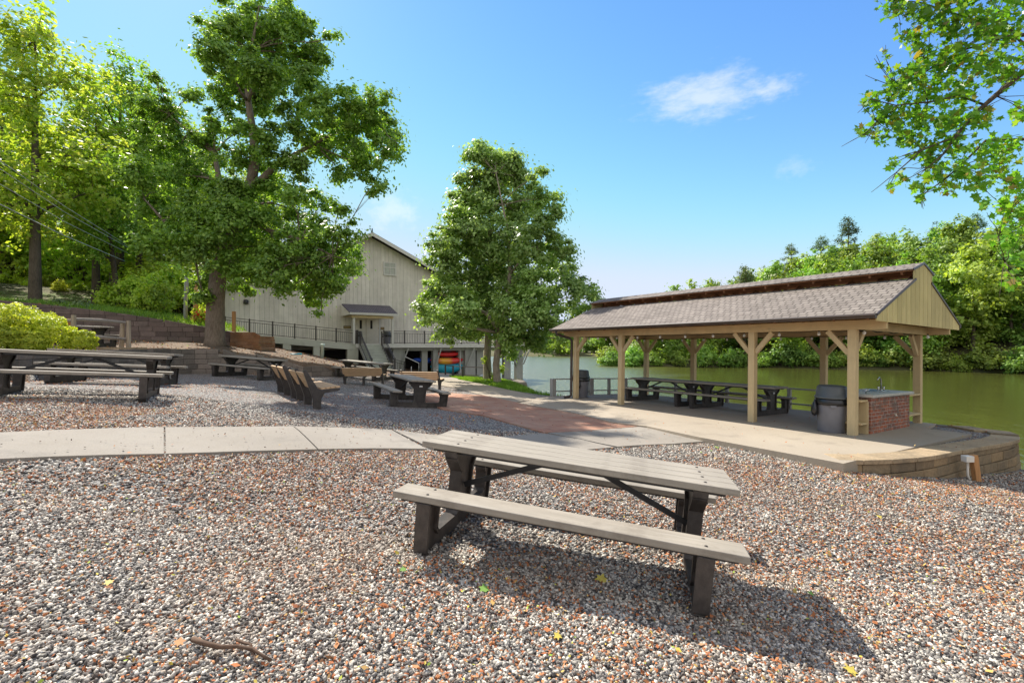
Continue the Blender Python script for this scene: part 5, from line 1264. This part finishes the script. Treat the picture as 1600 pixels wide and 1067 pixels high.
m = MB(); rr = random.Random(2)
for q in HBL:
    for _ in range(5): limb(m, (q[0]+rr.uniform(-.1, .1), q[1]+rr.uniform(-.1, .1), -.1), (q[0]+rr.uniform(-.3, .3), q[1]+rr.uniform(-.3, .3), q[2]+.1), .022, .008, 0, 3, 5, .1, rr)
m.build('stem', 'dark_bark', root)

# woods on the left slope
def proto_crown(seed, R_, H, n, leaf, sub, lm, bmat, name, low=.25, nb=13, trunk_r=.2, trunk_h=None, lean=0, cat='tree'):
    r = random.Random(seed); bl = []
    for i in range(nb):
        t = low+(1-low)*(i+.5)/nb; w_ = R_*math.sin(math.pi*min(.93, .12+t*.82))**.7; a = r.uniform(0, 6.28); q = r.uniform(.1, .62)*w_
        bl.append((math.cos(a)*q, math.sin(a)*q, H*t, w_*r.uniform(.42, .62), w_*r.uniform(.42, .62), H*.085*r.uniform(.8, 1.3)+.2*R_*.3))
    tr_ = [(0, 0, -.6, trunk_r*1.25), (0, 0, .3, trunk_r)]+[(lean*t*t*H, 0, H*t, trunk_r*(1-t)*.9+.02) for t in (.15, .3, .5, .7, .9)]
    return tree(name, (0, -200, 0), tr_, [], bl, n, leaf, sub, lm, bmat, None, cat, seed, .5, .6)
def put(src, name, loc, s, rz_, label, group, cat='tree', first=[None]):
    c = copy_tree(src); c.name = name
    c.location = loc; c.scale = (s*random.uniform(.92, 1.08), s*random.uniform(.92, 1.08), s); c.rotation_euler = (0, 0, rz_); tag(c, label, cat, group); return c
def zap(o):
    for ch in list(o.children): zap(ch)
    bpy.data.objects.remove(o, do_unlink=True)
WP = [proto_crown(41+i, 4.4, 15, 15000, .23, .62, 'wood_leaf', 'dark_bark', 'poplar_tree', low=.27+.04*i, nb=17, trunk_r=.27) for i in range(3)]
LG = 'tall yellow green trees in the woods on the slope'
for i, (u, v, d, s, p, lab) in enumerate([(55, 474, 28, 1.12, 0, 'thick dark trunked tree standing left of the others on the wooded slope'), (150, 484, 35, .98, 1, 'slim straight trunked tree between two thicker ones on the wooded slope'), (186, 486, 33, .72, 2, 'lower leaning tree nearest the upper retaining wall end')]):
    q = wp(u, v, d); q.z = tz(q.x, q.y)-.1; c = put(WP[p], 'poplar_tree', q, s, i*2.1, lab.replace('left of the others', 'closest above the hedge'), LG)
    if i == 2: c.rotation_euler = (0, .1, 4.2)
for i, (x, y, s, p) in enumerate([(-38, 33, 1.1, 1), (-47, 45, 1.2, 0), (-36, 44, 1.05, 2), (-30.5, 47, .95, 1), (-45, 30, 1.15, 2), (-25.5, 46, .62, 0), (-32, 24, .95, 2), (-52, 52, 1.3, 2), (-40, 58, 1.1, 1), (-33, 60, 1.0, 0), (-28, 56, .8, 2), (-38, 26, 1.0, 1), (-58, 40, 1.3, 1), (-32.5, 40.5, 1.32, 0), (-29, 38, 1.05, 2), (-42, 37, 1.3, 0), (-23, 41, .9, 1), (-36.5, 50, 1.35, 2), (-48, 62, 1.2, 1), (-55, 66, 1.2, 0), (-62, 60, 1.3, 2), (-44, 70, 1.2, 2), (-36, 72, 1.2, 0), (-52, 78, 1.4, 1), (-66, 74, 1.4, 0), (-30, 68, 1.0, 1)]):
    q = Vector((x, y, tz(x, y)-.2)); put(WP[p], 'poplar_tree', q, s, i*1.3, 'yellow green leafy tree deeper in the woods on the slope', 'trees deeper in the slope woods')
for w_ in WP: zap(w_)
# undergrowth along the slope
SB0 = bush((0, -200, 0), [(0, 0, .9, 1.3, 1.2, .8), (1.0, .4, .8, .9, .9, .6), (-.9, -.2, .7, .8, .8, .6), (.2, 0, 1.6, .8, .8, .6)], 5200, .15, .3, 'shrub_leaf', None, seed=51, name='shrub')
rr = random.Random(9)
und = []
for u in range(-40, 335, 17):
    d = 29+rr.uniform(0, 9); und.append((u+rr.uniform(-6, 6), d+(9 if u < 205 else 0), rr.uniform(.7, 1.3)))
for u, d, s in und:
    x = (u-800)*d/F; c = put(SB0, 'shrub', (x, d, tz(x, d)-.2), s if u > 205 else s*.45, rr.uniform(0, 6), 'bright green leafy shrub in the undergrowth at the edge of the slope woods', 'shrubs along the edge of the slope woods', 'shrub')
for (u, v, d, s) in ((20, 455, 46, 2.6), (75, 455, 48, 2.8), (125, 455, 46, 2.6), (165, 455, 48, 2.8), (100, 430, 56, 3.2), (40, 430, 58, 3.4), (205, 440, 50, 3.0), (242, 505, 29, 1.1), (262, 500, 31, 1.6), (265, 470, 36, 1.8), (285, 500, 33, 1.9), (320, 500, 35, 2.0), (270, 450, 40, 2.4), (222, 470, 42, 2.0), (310, 460, 41, 2.2)):
    q = wp(u, v, d); q.z = tz(q.x, q.y)-.1; put(SB0, 'shrub', q, s, rr.uniform(0, 6), 'tall light green shrub filling the space beneath the woods trees', 'tall shrubs beneath the woods trees', 'shrub')
zap(SB0)
bush(wp(110, 486, 25)+Vector((0, 0, -.1)), [(-.5, 0, .3, .8, .6, .4), (.5, 0, .2, .6, .5, .35)], 2600, .12, .2, 'pine_needle', 'low blue green bush on the upper wall behind the fence', seed=61)
q = wp(318, 506, 27); bush(q, [(0, 0, .5, .6, .6, .7)], 1500, .12, .2, 'shrub_leaf', 'loose shrub carrying red blossoms behind the big tree trunk', seed=63)
fl = bpy.context.scene.objects['bush.002'] if 'bush.002' in bpy.context.scene.objects else None
C, Nn, S, k = crown_points([(0, -.2, .5, .55, .5, .6)], 60, .12, 64); V, Fq = leaf_quads(C, Nn, .13, .9, 65); link('blossom', mesh_np('blossom', V, Fq, 'red_flower'), [o for o in SC.objects if o.get('label', '').startswith('loose shrub')][0])

# overhanging tree at the right: trunk outside the picture, boughs reaching in
bt_ = Vector((11.2, 6.4, tz(11.2, 6.4)))
def star_leaves(C, Nn, size, seed):
    r = np.random.default_rng(seed); n = len(C); Nn = Nn/np.linalg.norm(Nn, axis=1, keepdims=True); a = r.normal(size=(n, 3)); t = np.cross(Nn, a); t /= np.linalg.norm(t, axis=1, keepdims=True); b = np.cross(Nn, t)
    prof = np.array([(0, -.5), (.18, -.28), (.5, -.22), (.30, .02), (.42, .30), (.14, .22), (0, .55), (-.14, .22), (-.42, .30), (-.30, .02), (-.5, -.22), (-.18, -.28)]); s = size*(.6+.75*r.random(n)); bend = np.abs(prof[:, 0])*.35
    V = C[:, None]+(t[:, None]*prof[None, :, 0:1]+b[:, None]*prof[None, :, 1:2]-Nn[:, None]*bend[None, :, None])*s[:, None, None]; return V.reshape(-1, 3), np.arange(12*n).reshape(n, 12)
ot = empty('overhanging_tree', bt_); tag(ot, 'sweetgum boughs with star shaped leaves hanging into the sky above the pavilion end', 'tree')
m = MB(); rr = random.Random(77)
m.tube([(0, 0, -.4), (0, 0, 0), (-.05, .05, 3), (.1, .1, 6), (.05, 0, 9), (0, 0, 12)], [.5, .36, .3, .24, .17, .06], 12)
def bough(path, r0, r1):
    P = [wp(*p)-bt_ for p in path]; m.tube(P, [r0+(r1-r0)*i/(len(P)-1) for i in range(len(P))], 6); return P
bo = [[Vector((0, 0, 5.2)), *bough([(1720, 40, 8.0), (1600, 112, 7.8), (1555, 150, 7.6), (1530, 172, 7.5), (1500, 205, 7.4), (1475, 240, 7.3), (1450, 262, 7.2)], .05, .008)],
      bough([(1720, 30, 8.0), (1600, 55, 8.0), (1560, 60, 7.9), (1500, 25, 7.9), (1440, 5, 7.8), (1400, 0, 7.7)], .04, .006),
      bough([(1540, 165, 7.6), (1500, 150, 7.5), (1450, 160, 7.4), (1400, 165, 7.3), (1360, 155, 7.3)], .02, .005),
      bough([(1560, 62, 7.9), (1500, 80, 7.8), (1450, 110, 7.7), (1400, 140, 7.6), (1370, 190, 7.5), (1350, 210, 7.4)], .02, .004),
      bough([(1530, 172, 7.5), (1490, 215, 7.4), (1440, 235, 7.3), (1400, 270, 7.3), (1390, 290, 7.2)], .018, .004),
      bough([(1720, 200, 8.2), (1600, 218, 8.0), (1540, 220, 7.8), (1500, 260, 7.7), (1470, 285, 7.6), (1440, 305, 7.5)], .03, .005),
      bough([(1720, 260, 8.4), (1610, 300, 8.2), (1575, 330, 8.1), (1560, 370, 8.0), (1570, 410, 7.9)], .03, .005),
      bough([(1650, 120, 8.0), (1590, 60, 7.9), (1560, 20, 7.9), (1530, -30, 7.9)], .03, .006)]
m.tube([(0, 0, 5.0), tuple(wp(1720, 40, 8.0)-bt_)], [.12, .05], 8); m.tube([(0, 0, 4.2), tuple(wp(1720, 230, 8.3)-bt_)], [.1, .03], 8); m.tube([(0, 0, 6.0), tuple(wp(1720, 30, 8.0)-bt_)], [.1, .04], 8)
LC = []; LN = []
lb = [(1400, 8, 26), (1440, 20, 28), (1480, 40, 30), (1530, 30, 34), (1570, 50, 34), (1425, 60, 20), (1445, 95, 28), (1490, 90, 34), (1540, 100, 36), (1580, 110, 28), (1420, 125, 24), (1395, 140, 24), (1450, 140, 30), (1500, 145, 30), (1360, 155, 16), (1375, 180, 22), (1400, 180, 26), (1440, 185, 28), (1480, 190, 28), (1530, 180, 26), (1350, 205, 12), (1375, 215, 14), (1420, 215, 24), (1450, 235, 24), (1490, 225, 26), (1400, 255, 12), (1412, 280, 12), (1395, 290, 8), (1460, 265, 22), (1440, 295, 14), (1480, 290, 18), (1500, 265, 22), (1540, 240, 26), (1575, 230, 26), (1595, 180, 20), (1560, 270, 24), (1530, 285, 20), (1590, 290, 26), (1570, 320, 22), (1595, 345, 26), (1575, 375, 22), (1590, 410, 20), (1580, 445, 12), (1500, -10, 34), (1580, -10, 40), (1385, 88, 8), (1375, 100, 6), (1440, 310, 8), (1540, 315, 12)]
r = np.random.default_rng(5)
for u, v, R_ in lb:
    n = max(8, int(R_*R_*.15)); g = r.normal(size=(n, 3))*.5*R_; dd = 7.3+.5*r.random(n)+(u > 1550)*.3
    for a, b, c, dq in zip(u+g[:, 0], v+g[:, 1]*.9, g[:, 2], dd): LC.append(wp(a, b, dq+c*.006)-bt_)
    ctr = wp(u, v, 7.5)-bt_
    for _ in range(3):
        j = min((p for L in bo for p in L[1:]), key=lambda p: (Vector(p)-ctr).length); limb(m, j, ctr+Vector((rr.uniform(-.25, .25), rr.uniform(-.2, .2), rr.uniform(-.2, .2))), .007, .003, 0, 3, 4, .12, rr)
LC = np.array([p[:] for p in LC]); LN = r.normal(size=LC.shape)*.8+np.array([-.1, -.35, .7])
V, Fq = star_leaves(LC, LN, .104, 6); link('crown', mesh_np('crown', V, Fq, 'branch_leaf'), ot); 
# the part of its crown above and outside
C, Nn, S, k = crown_points([(0, 0, 9.5, 3, 3, 2.4), (1.5, 1, 7, 2.4, 2.4, 2), (.5, -1.5, 8, 2.2, 2.2, 1.8)], 9000, .5, 91); V, Fq = leaf_quads(C, Nn, .16, .9, 92); link('upper_crown', mesh_np('upper_crown', V, Fq, 'branch_leaf'), ot)
m.build('trunk', 'dark_bark', ot)

# ------------------------------------------------------------------ far shore woods
FT = [proto_crown(141+i, 4.6+.4*(i % 3), 12.5, 8200, .42, .85, 'far_leaf', 'dark_bark', 'forest_tree', low=.1, nb=12, trunk_r=.22) for i in range(5)]
def pine(seed, H=15):
    root = empty('pine_tree', (0, -200, 0)); r = random.Random(seed); m = MB(); m.tube([(0, 0, -.5), (0, 0, H*.5), (.1, 0, H)], [.24, .16, .03], 8); C = []; N_ = []; z = H*.34
    while z < H:
        if r.random() < .18: z += r.uniform(.3, .8)
        R_ = 2.6*max(0, 1-(z/H-.34)/.66)**.6+.25; n = r.randint(4, 6); a0 = r.uniform(0, 6)
        for i in range(n):
            a = a0+i*6.283/n+r.uniform(-.3, .3); L = R_*r.uniform(.35, 1.2); e = Vector((math.cos(a)*L, math.sin(a)*L, z+L*r.uniform(-.05, .22))); m.tube([(0, 0, z), e], [.045, .012], 4)
            for _ in range(int(70*L)):
                t = r.uniform(.3, 1.05)**.7; c = Vector((0, 0, z)).lerp(e, t)+Vector((r.gauss(0, .28), r.gauss(0, .28), r.gauss(.05, .2))); C.append(c[:]); N_.append((r.gauss(0, .6), r.gauss(0, .6), 1))
        z += r.uniform(.4, .8)
    m.build('trunk', 'dark_bark', root); V, Fq = leaf_quads(np.array(C), np.array(N_), .34, .35, seed); link('crown', mesh_np('crown', V, Fq, 'pine_needle'), root); return root
PN = [pine(201), pine(202)]
rr = random.Random(33); used = []
def far_tree(x, y, s, kind, lab, grp, zo=-.3):
    z = tz(x, y)+zo
    if kind == 'pine': put(rr.choice(PN), 'pine_tree', (x, y, z), s, rr.uniform(0, 6), lab, grp)
    else: put(rr.choice(FT), 'forest_tree', (x, y, z), s, rr.uniform(0, 6), lab, grp)
HG = 'trees on the wooded hill across the lake'
cand = []
gx = np.arange(8, 150, 5.2); gy = np.arange(40, 150, 5.6)
for yy in gy:
    for xx in gx: cand.append((xx+rr.uniform(-2, 2), yy+rr.uniform(-2, 2)))
cx_ = np.array(cand); sd_ = poly_sd(LAKE, cx_[:, 0], cx_[:, 1]); cnt = 0
for (x, y), sdd in sorted(zip(cand, sd_), key=lambda t: t[0][1]):
    u = 800+F*x/y
    if sdd < 1.4 or u > 1680 or u < 880 or (y < 78 and x < 12): continue
    if sdd > (48 if x > 30 else 22): continue
    if y > 100 and x < 20: continue
    k = rr.random() < .09 and sdd > 8; s = rr.uniform(.78, 1.12)*(1.0 if x > 25 else .62+.012*x)
    if sdd < 5: s *= .8
    far_tree(x, y, s, 'pine' if k else 'leaf', 'pine tree among the leafy trees on the wooded hill across the lake' if k else 'leafy green tree on the wooded hill across the lake', HG+(' (pines)' if k else '')); cnt += 1
for u, v, d, s, lab in ((1325, 338, 96, 1.05, 'tall bare-topped pine breaking the skyline highest over the hill woods'), (1283, 368, 94, .8, 'shorter skyline pine next to the tall bare-topped one'), (1236, 380, 92, .62, 'lowest skyline pine down the hill ridge over the pavilion roof')):
    q = wp(u, v, d); H = 15*s*1.25; x, y = q.x, q.y; z = q.z-H; c = put(PN[0], 'pine_tree', (x, y, z), s*1.25, u, lab, HG+' (pines)')
for k in range(30):                                           # far end of the lake
    u = rr.uniform(815, 985); d = rr.uniform(132, 150); x = (u-800)*d/F; far_tree(x, d, rr.uniform(.42, .6), 'leaf', 'distant hazy tree on the low shore at the far end of the lake', 'trees at the far end of the lake')
# shore bushes
FB = bush((0, -200, 0), [(0, 0, 1.0, 1.7, 1.4, 1.0), (1.3, .3, .9, 1.1, 1.1, .8), (-1.3, 0, .8, 1.1, 1.1, .8), (.1, 0, 1.9, 1.1, 1.0, .8)], 4200, .26, .45, 'far_leaf', None, seed=71, name='shore_bush')
sh = [(95, 25), (75, 44), (53.6, 50.5), (48, 57), (39, 61.5), (32, 66), (22, 67.5), (14, 69), (13.2, 71), (17, 76), (24, 88), (30, 105), (33, 126)]
for (x0, y0), (x1, y1) in zip(sh[:-1], sh[1:]):
    L = math.hypot(x1-x0, y1-y0); n = max(1, int(L/2.1))
    for i in range(n):
        t = (i+rr.random())/n; x, y = x0+(x1-x0)*t+rr.uniform(.0, .8), y0+(y1-y0)*t+rr.uniform(.2, 1.4)
        if y < 40 or 800+F*x/y > 1640: continue
        put(FB, 'shore_bush', (x, y, tz(x, y)-.15), rr.uniform(.7, 1.25), rr.uniform(0, 6), 'rounded bush overhanging the water along the wooded lake shore', 'bushes along the lake shore', 'bush')
for o in FT+PN+[FB]: zap(o)

# ------------------------------------------------------------------ loose ground cover
def in_view(x, y, pad=.4): return (np.abs(x) < y*1.06+pad) & (y > 1.2)
def ico():
    bm = bmesh.new(); bmesh.ops.create_icosphere(bm, subdivisions=1, radius=1); V = np.array([v.co[:] for v in bm.verts]); Fc = np.array([[v.index for v in f.verts] for f in bm.faces]); bm.free(); return V, Fc
def shard():
    V = np.array([(x, y, z) for x in (-1, 1) for y in (-1, 1) for z in (-1, 1)], float)*.72; Q_ = [(0, 1, 3, 2), (4, 6, 7, 5), (0, 4, 5, 1), (2, 3, 7, 6), (0, 2, 6, 4), (1, 5, 7, 3)]
    V[1] *= .6; V[6] *= .75; V[4] *= 1.15; V[3] *= .8
    return V, np.array([t for q in Q_ for t in ((q[0], q[1], q[2]), (q[0], q[2], q[3]))])
def octa(): return np.array([(1, 0, 0), (-1, 0, 0), (0, 1, 0), (0, -1, 0), (0, 0, 1), (0, 0, -1)], float), np.array([(0, 2, 4), (2, 1, 4), (1, 3, 4), (3, 0, 4), (2, 0, 5), (1, 2, 5), (3, 1, 5), (0, 3, 5)])
PATHS = [[tuple(hit(*p).xy) for p in strip_near]+[tuple(hit(*p).xy) for p in strip_far[::-1][3:]], [tuple(hit(*p).xy) for p in [(614, 673.8), (665, 680.5), (760, 686), (850, 679), (1000, 668.5), (1100, 686), (965, 700), (900, 706), (680, 705)]], [tuple(hit(*p).xy) for p in [(690, 640), (662, 618), (758, 619), (896, 646), (998, 668), (850, 677.5), (791, 661), (754, 650)]]]
def off_paths(x, y, m=.0):
    k = poly_sd(PATIO, x, y) > .02+m
    for P in PATHS: k &= poly_sd(P, x, y) > m
    return k
def scatter(n, y0, y1, size, shape, seed, name):
    r = np.random.default_rng(seed); y = np.sqrt(r.random(n)*(y1**2-y0**2)+y0**2); x = (r.random(n)*2-1)*(y*1.06+.4); k = off_paths(x, y, .0) & in_view(x, y) & (left_of(WALL_EXT, x, y) < -.1); x, y = x[k], y[k]; n = len(x); z = terr(x, y)
    V0_, F0 = shape; s = size*(.45+1.15*r.random(n)**1.4); S = np.stack([s*.5*(1+.25*r.random(n)), s*.5*(.62+.25*r.random(n)), s*.5*(.45+.25*r.random(n))], 1)
    q = r.normal(size=(n, 4))*np.array([1, .35, .35, 1]); q /= np.linalg.norm(q, axis=1, keepdims=True); w_, a, b, c = q.T
    R_ = np.stack([1-2*(b*b+c*c), 2*(a*b-c*w_), 2*(a*c+b*w_), 2*(a*b+c*w_), 1-2*(a*a+c*c), 2*(b*c-a*w_), 2*(a*c-b*w_), 2*(b*c+a*w_), 1-2*(a*a+b*b)], 1).reshape(n, 3, 3)
    P = V0_[None]*(1+.55*(r.random((n, len(V0_), 1))-.5))*S[:, None]; P = np.einsum('nij,nkj->nki', R_, P); P += np.stack([x, y, z+s*.10+.004*r.random(n)], 1)[:, None]
    Fc = (F0[None]+(np.arange(n)*len(V0_))[:, None, None]).reshape(-1, 3); o = link(name, mesh_np(name, P.reshape(-1, 3), Fc, 'gravel_stone')); tag(o, kind='stuff'); return o
scatter(112000, 1.25, 3.8, .0205, shard(), 1, 'gravel'); scatter(120000, 3.7, 9.5, .030, octa(), 2, 'gravel')
def leafbits(n, y0, y1, size, seed, name, regions=None, mat='litter', asp=.55, curl=.4, mask=None):
    r = np.random.default_rng(seed); y = np.sqrt(r.random(n)*(y1**2-y0**2)+y0**2); x = (r.random(n)*2-1)*(y*1.06+.4); k = in_view(x, y)
    if mask is not None: k &= mask(x, y)
    x, y = x[k], y[k]; n = len(x); z = np.where(poly_sd(PATIO, x, y) < 0, zpa(x, y), terr(x, y)+.012)+.012; z = np.where(off_paths(x, y), z, z+.03)
    N_ = np.array([0, 0, 1.0])+r.normal(size=(n, 3))*curl; V, Fq = leaf_quads(np.stack([x, y, z], 1), N_, size, asp, seed); return tag(link(name, mesh_np(name, V, Fq, mat)), kind='stuff')
nz = np.random.default_rng(3).random((64, 64))
def patchy(x, y, lo=.5, sc=.9):
    xi = np.mod(x*sc, 64); yi = np.mod(y*sc, 64); a = xi.astype(int); b = yi.astype(int); fx = xi-a; fy = yi-b; a1 = (a+1) % 64; b1 = (b+1) % 64
    v = nz[a, b]*(1-fx)*(1-fy)+nz[a1, b]*fx*(1-fy)+nz[a, b1]*(1-fx)*fy+nz[a1, b1]*fx*fy; return v > lo
leafbits(78000, 1.25, 7.5, .021, 11, 'leaf_litter', mask=lambda x, y: off_paths(x, y, .03) & (((patchy(x, y, .52) & (np.random.default_rng(4).random(len(x)) < .62)) | ((np.abs(x-.3) > 1.7) & patchy(x+9, y+5, .45, 1.6) & (np.random.default_rng(6).random(len(x)) < .4))) | (patchy(x+3, y, .42, 2.1) & (np.random.default_rng(5).random(len(x)) < .35)) | (np.random.default_rng(1).random(len(x)) < .10)), curl=.55)
leafbits(1500, 1.25, 7, .045, 15, 'leaf_litter', mask=lambda x, y: off_paths(x, y, .03) & (patchy(x, y, .5)), curl=.5)
leafbits(11000, 6, 14, .04, 12, 'leaf_litter', mask=lambda x, y: off_paths(x, y, .03) & ((x > 3) | patchy(x, y, .6)) & (left_of(WALL_EXT, x, y) < -.1))
leafbits(3200, 3, 16, .036, 13, 'leaf_litter', mask=lambda x, y: (~off_paths(x, y, .0)) & (patchy(x, y, .55, 1.3) | (np.random.default_rng(2).random(len(x)) < .12)), asp=.5)
leafbits(9000, 10, 34, .09, 14, 'leaf_litter', mask=lambda x, y: (left_of(WALL_EXT, x, y) > .3) & (y < 32), curl=.5)
leafbits(900, 1.3, 9, .13, 16, 'stick_debris', mat='twig', asp=.055, curl=.12, mask=lambda x, y: off_paths(x, y, .05) & (left_of(WALL_EXT, x, y) < -.1))
leafbits(2600, 3.4, 12, .022, 17, 'leaf_litter', mat='twig', asp=.6, mask=lambda x, y: (poly_sd(PATHS[0], x, y) < 0) | ((poly_sd(PATHS[1], x, y) < 0) & (np.random.default_rng(9).random(len(x)) < .6)))
# leaves piled along the terrace wall, in the bed and by the slab edge
r = np.random.default_rng(8)
# grass blades by the lake and on the upper bank
def blades(n, poly, h, seed, name):
    r = np.random.default_rng(seed); P = np.array(poly); lo, hi = P.min(0), P.max(0); x = lo[0]+(hi[0]-lo[0])*r.random(n); y = lo[1]+(hi[1]-lo[1])*r.random(n); k = (poly_sd(poly, x, y) < -.05) & (poly_sd(LAKE, x, y) > .3); x, y = x[k], y[k]; n = len(x); z = terr(x, y)
    a = r.random(n)*6.28; hh = h*(.5+r.random(n)); w_ = .012+.012*r.random(n); dx, dy = np.cos(a)*w_, np.sin(a)*w_; lx, ly = r.normal(size=n)*.35*hh, r.normal(size=n)*.35*hh
    V = np.stack([np.stack([x-dx, y-dy, z-.01], 1), np.stack([x+dx, y+dy, z-.01], 1), np.stack([x+lx, y+ly, z+hh], 1)], 1).reshape(-1, 3); return tag(link(name, mesh_np(name, V, np.arange(3*n).reshape(n, 3), 'grass_blade')), kind='stuff')
blades(60000, GRASS, .10, 5, 'grass')
blades(9000, [(-27, 24), (-18, 23.2), (-15, 25), (-15, 29), (-26, 33)], .2, 6, 'grass')
# twigs and single fallen leaves
tl = 0
for u0, v0_, u1, v1_, r_, lab in ((305, 1012, 430, 1040, .012, 'thickest fallen branch lying across the gravel near the table-free corner'), (375, 1010, 405, 1048, .007, 'thin side twig crossing the thickest fallen branch'), (240, 940, 290, 905, .004, 'straight dark twig lying alone on reddish gravel'), (525, 878, 690, 935, .004, 'long thin twig reaching under the shadow of the big table'), (1450, 838, 1510, 855, .005, 'dark stick on the gravel below the terrace wall'), (1530, 803, 1598, 812, .006, 'long dark stick ending near the leaning post'), (1250, 845, 1312, 852, .004, 'short reddish stick on open gravel below the patio corner')):
    a, b = hit(u0, v0_), hit(u1, v1_); m = MB(); up_ = Vector((0, 0, .032)); rr2 = random.Random(u0); pts = [a.lerp(b, t)+up_+Vector((rr2.uniform(-.02, .02), rr2.uniform(-.02, .02), rr2.uniform(0, .015))) for t in np.linspace(0, 1, 7)]
    m.tube(pts, [r_*(1.1-.6*i/6) for i in range(7)], 6); c = (a+b)/2; m.v = [tuple(Vector(p)-c) for p in m.v]; tag(m.build('twig', 'twig', None, 0, c), lab, 'twig', 'fallen twigs on the gravel')
LM = {}
def fallen(u, v, s, col, lab, seed):
    q = hit(u, v)+Vector((0, 0, .03)); nm = 'fallen_leaf_'+col
    if nm not in MATS: simple(nm, dict(yellow=(.55, .44, .08), green=(.17, .31, .06), orange=(.50, .22, .07))[col], .6, .15, 20)
    V, Fq = star_leaves(np.array([[0, 0, 0.]]), np.array([[.2, -.3, 1.]]), s, seed); tag(link('fallen_leaf', mesh_np('fallen_leaf', V, Fq, nm), None, q), lab, 'leaf', 'single bright leaves fallen on the gravel')
for i, (u, v, s, col, lab) in enumerate([(941, 909, .13, 'yellow', 'largest yellow green leaf, in the middle of the big table shadow'), (757, 925, .06, 'green', 'small lime leaf at the edge of the big table shadow'), (630, 895, .05, 'green', 'small green leaf beside the near table foot'), (1267, 932, .06, 'green', 'small bright green leaf beside the tip of the table shadow'), (1374, 810, .07, 'yellow', 'yellow leaf on sunny gravel below the patio corner'), (1120, 700, .10, 'green', 'green leaf cluster on gravel beside the patio corner'), (1330, 1053, .06, 'yellow', 'pale yellow leaf beyond the table shadow tip'), (280, 1012, .042, 'orange', 'orange leaf beside the thickest fallen branch'), (170, 917, .05, 'yellow', 'one yellow leaf alone on gravel far from the table'), (872, 1000, .05, 'yellow', 'small yellow leaf on sunny gravel before the table shadow')]): fallen(u, v, s, col, lab, 300+i)
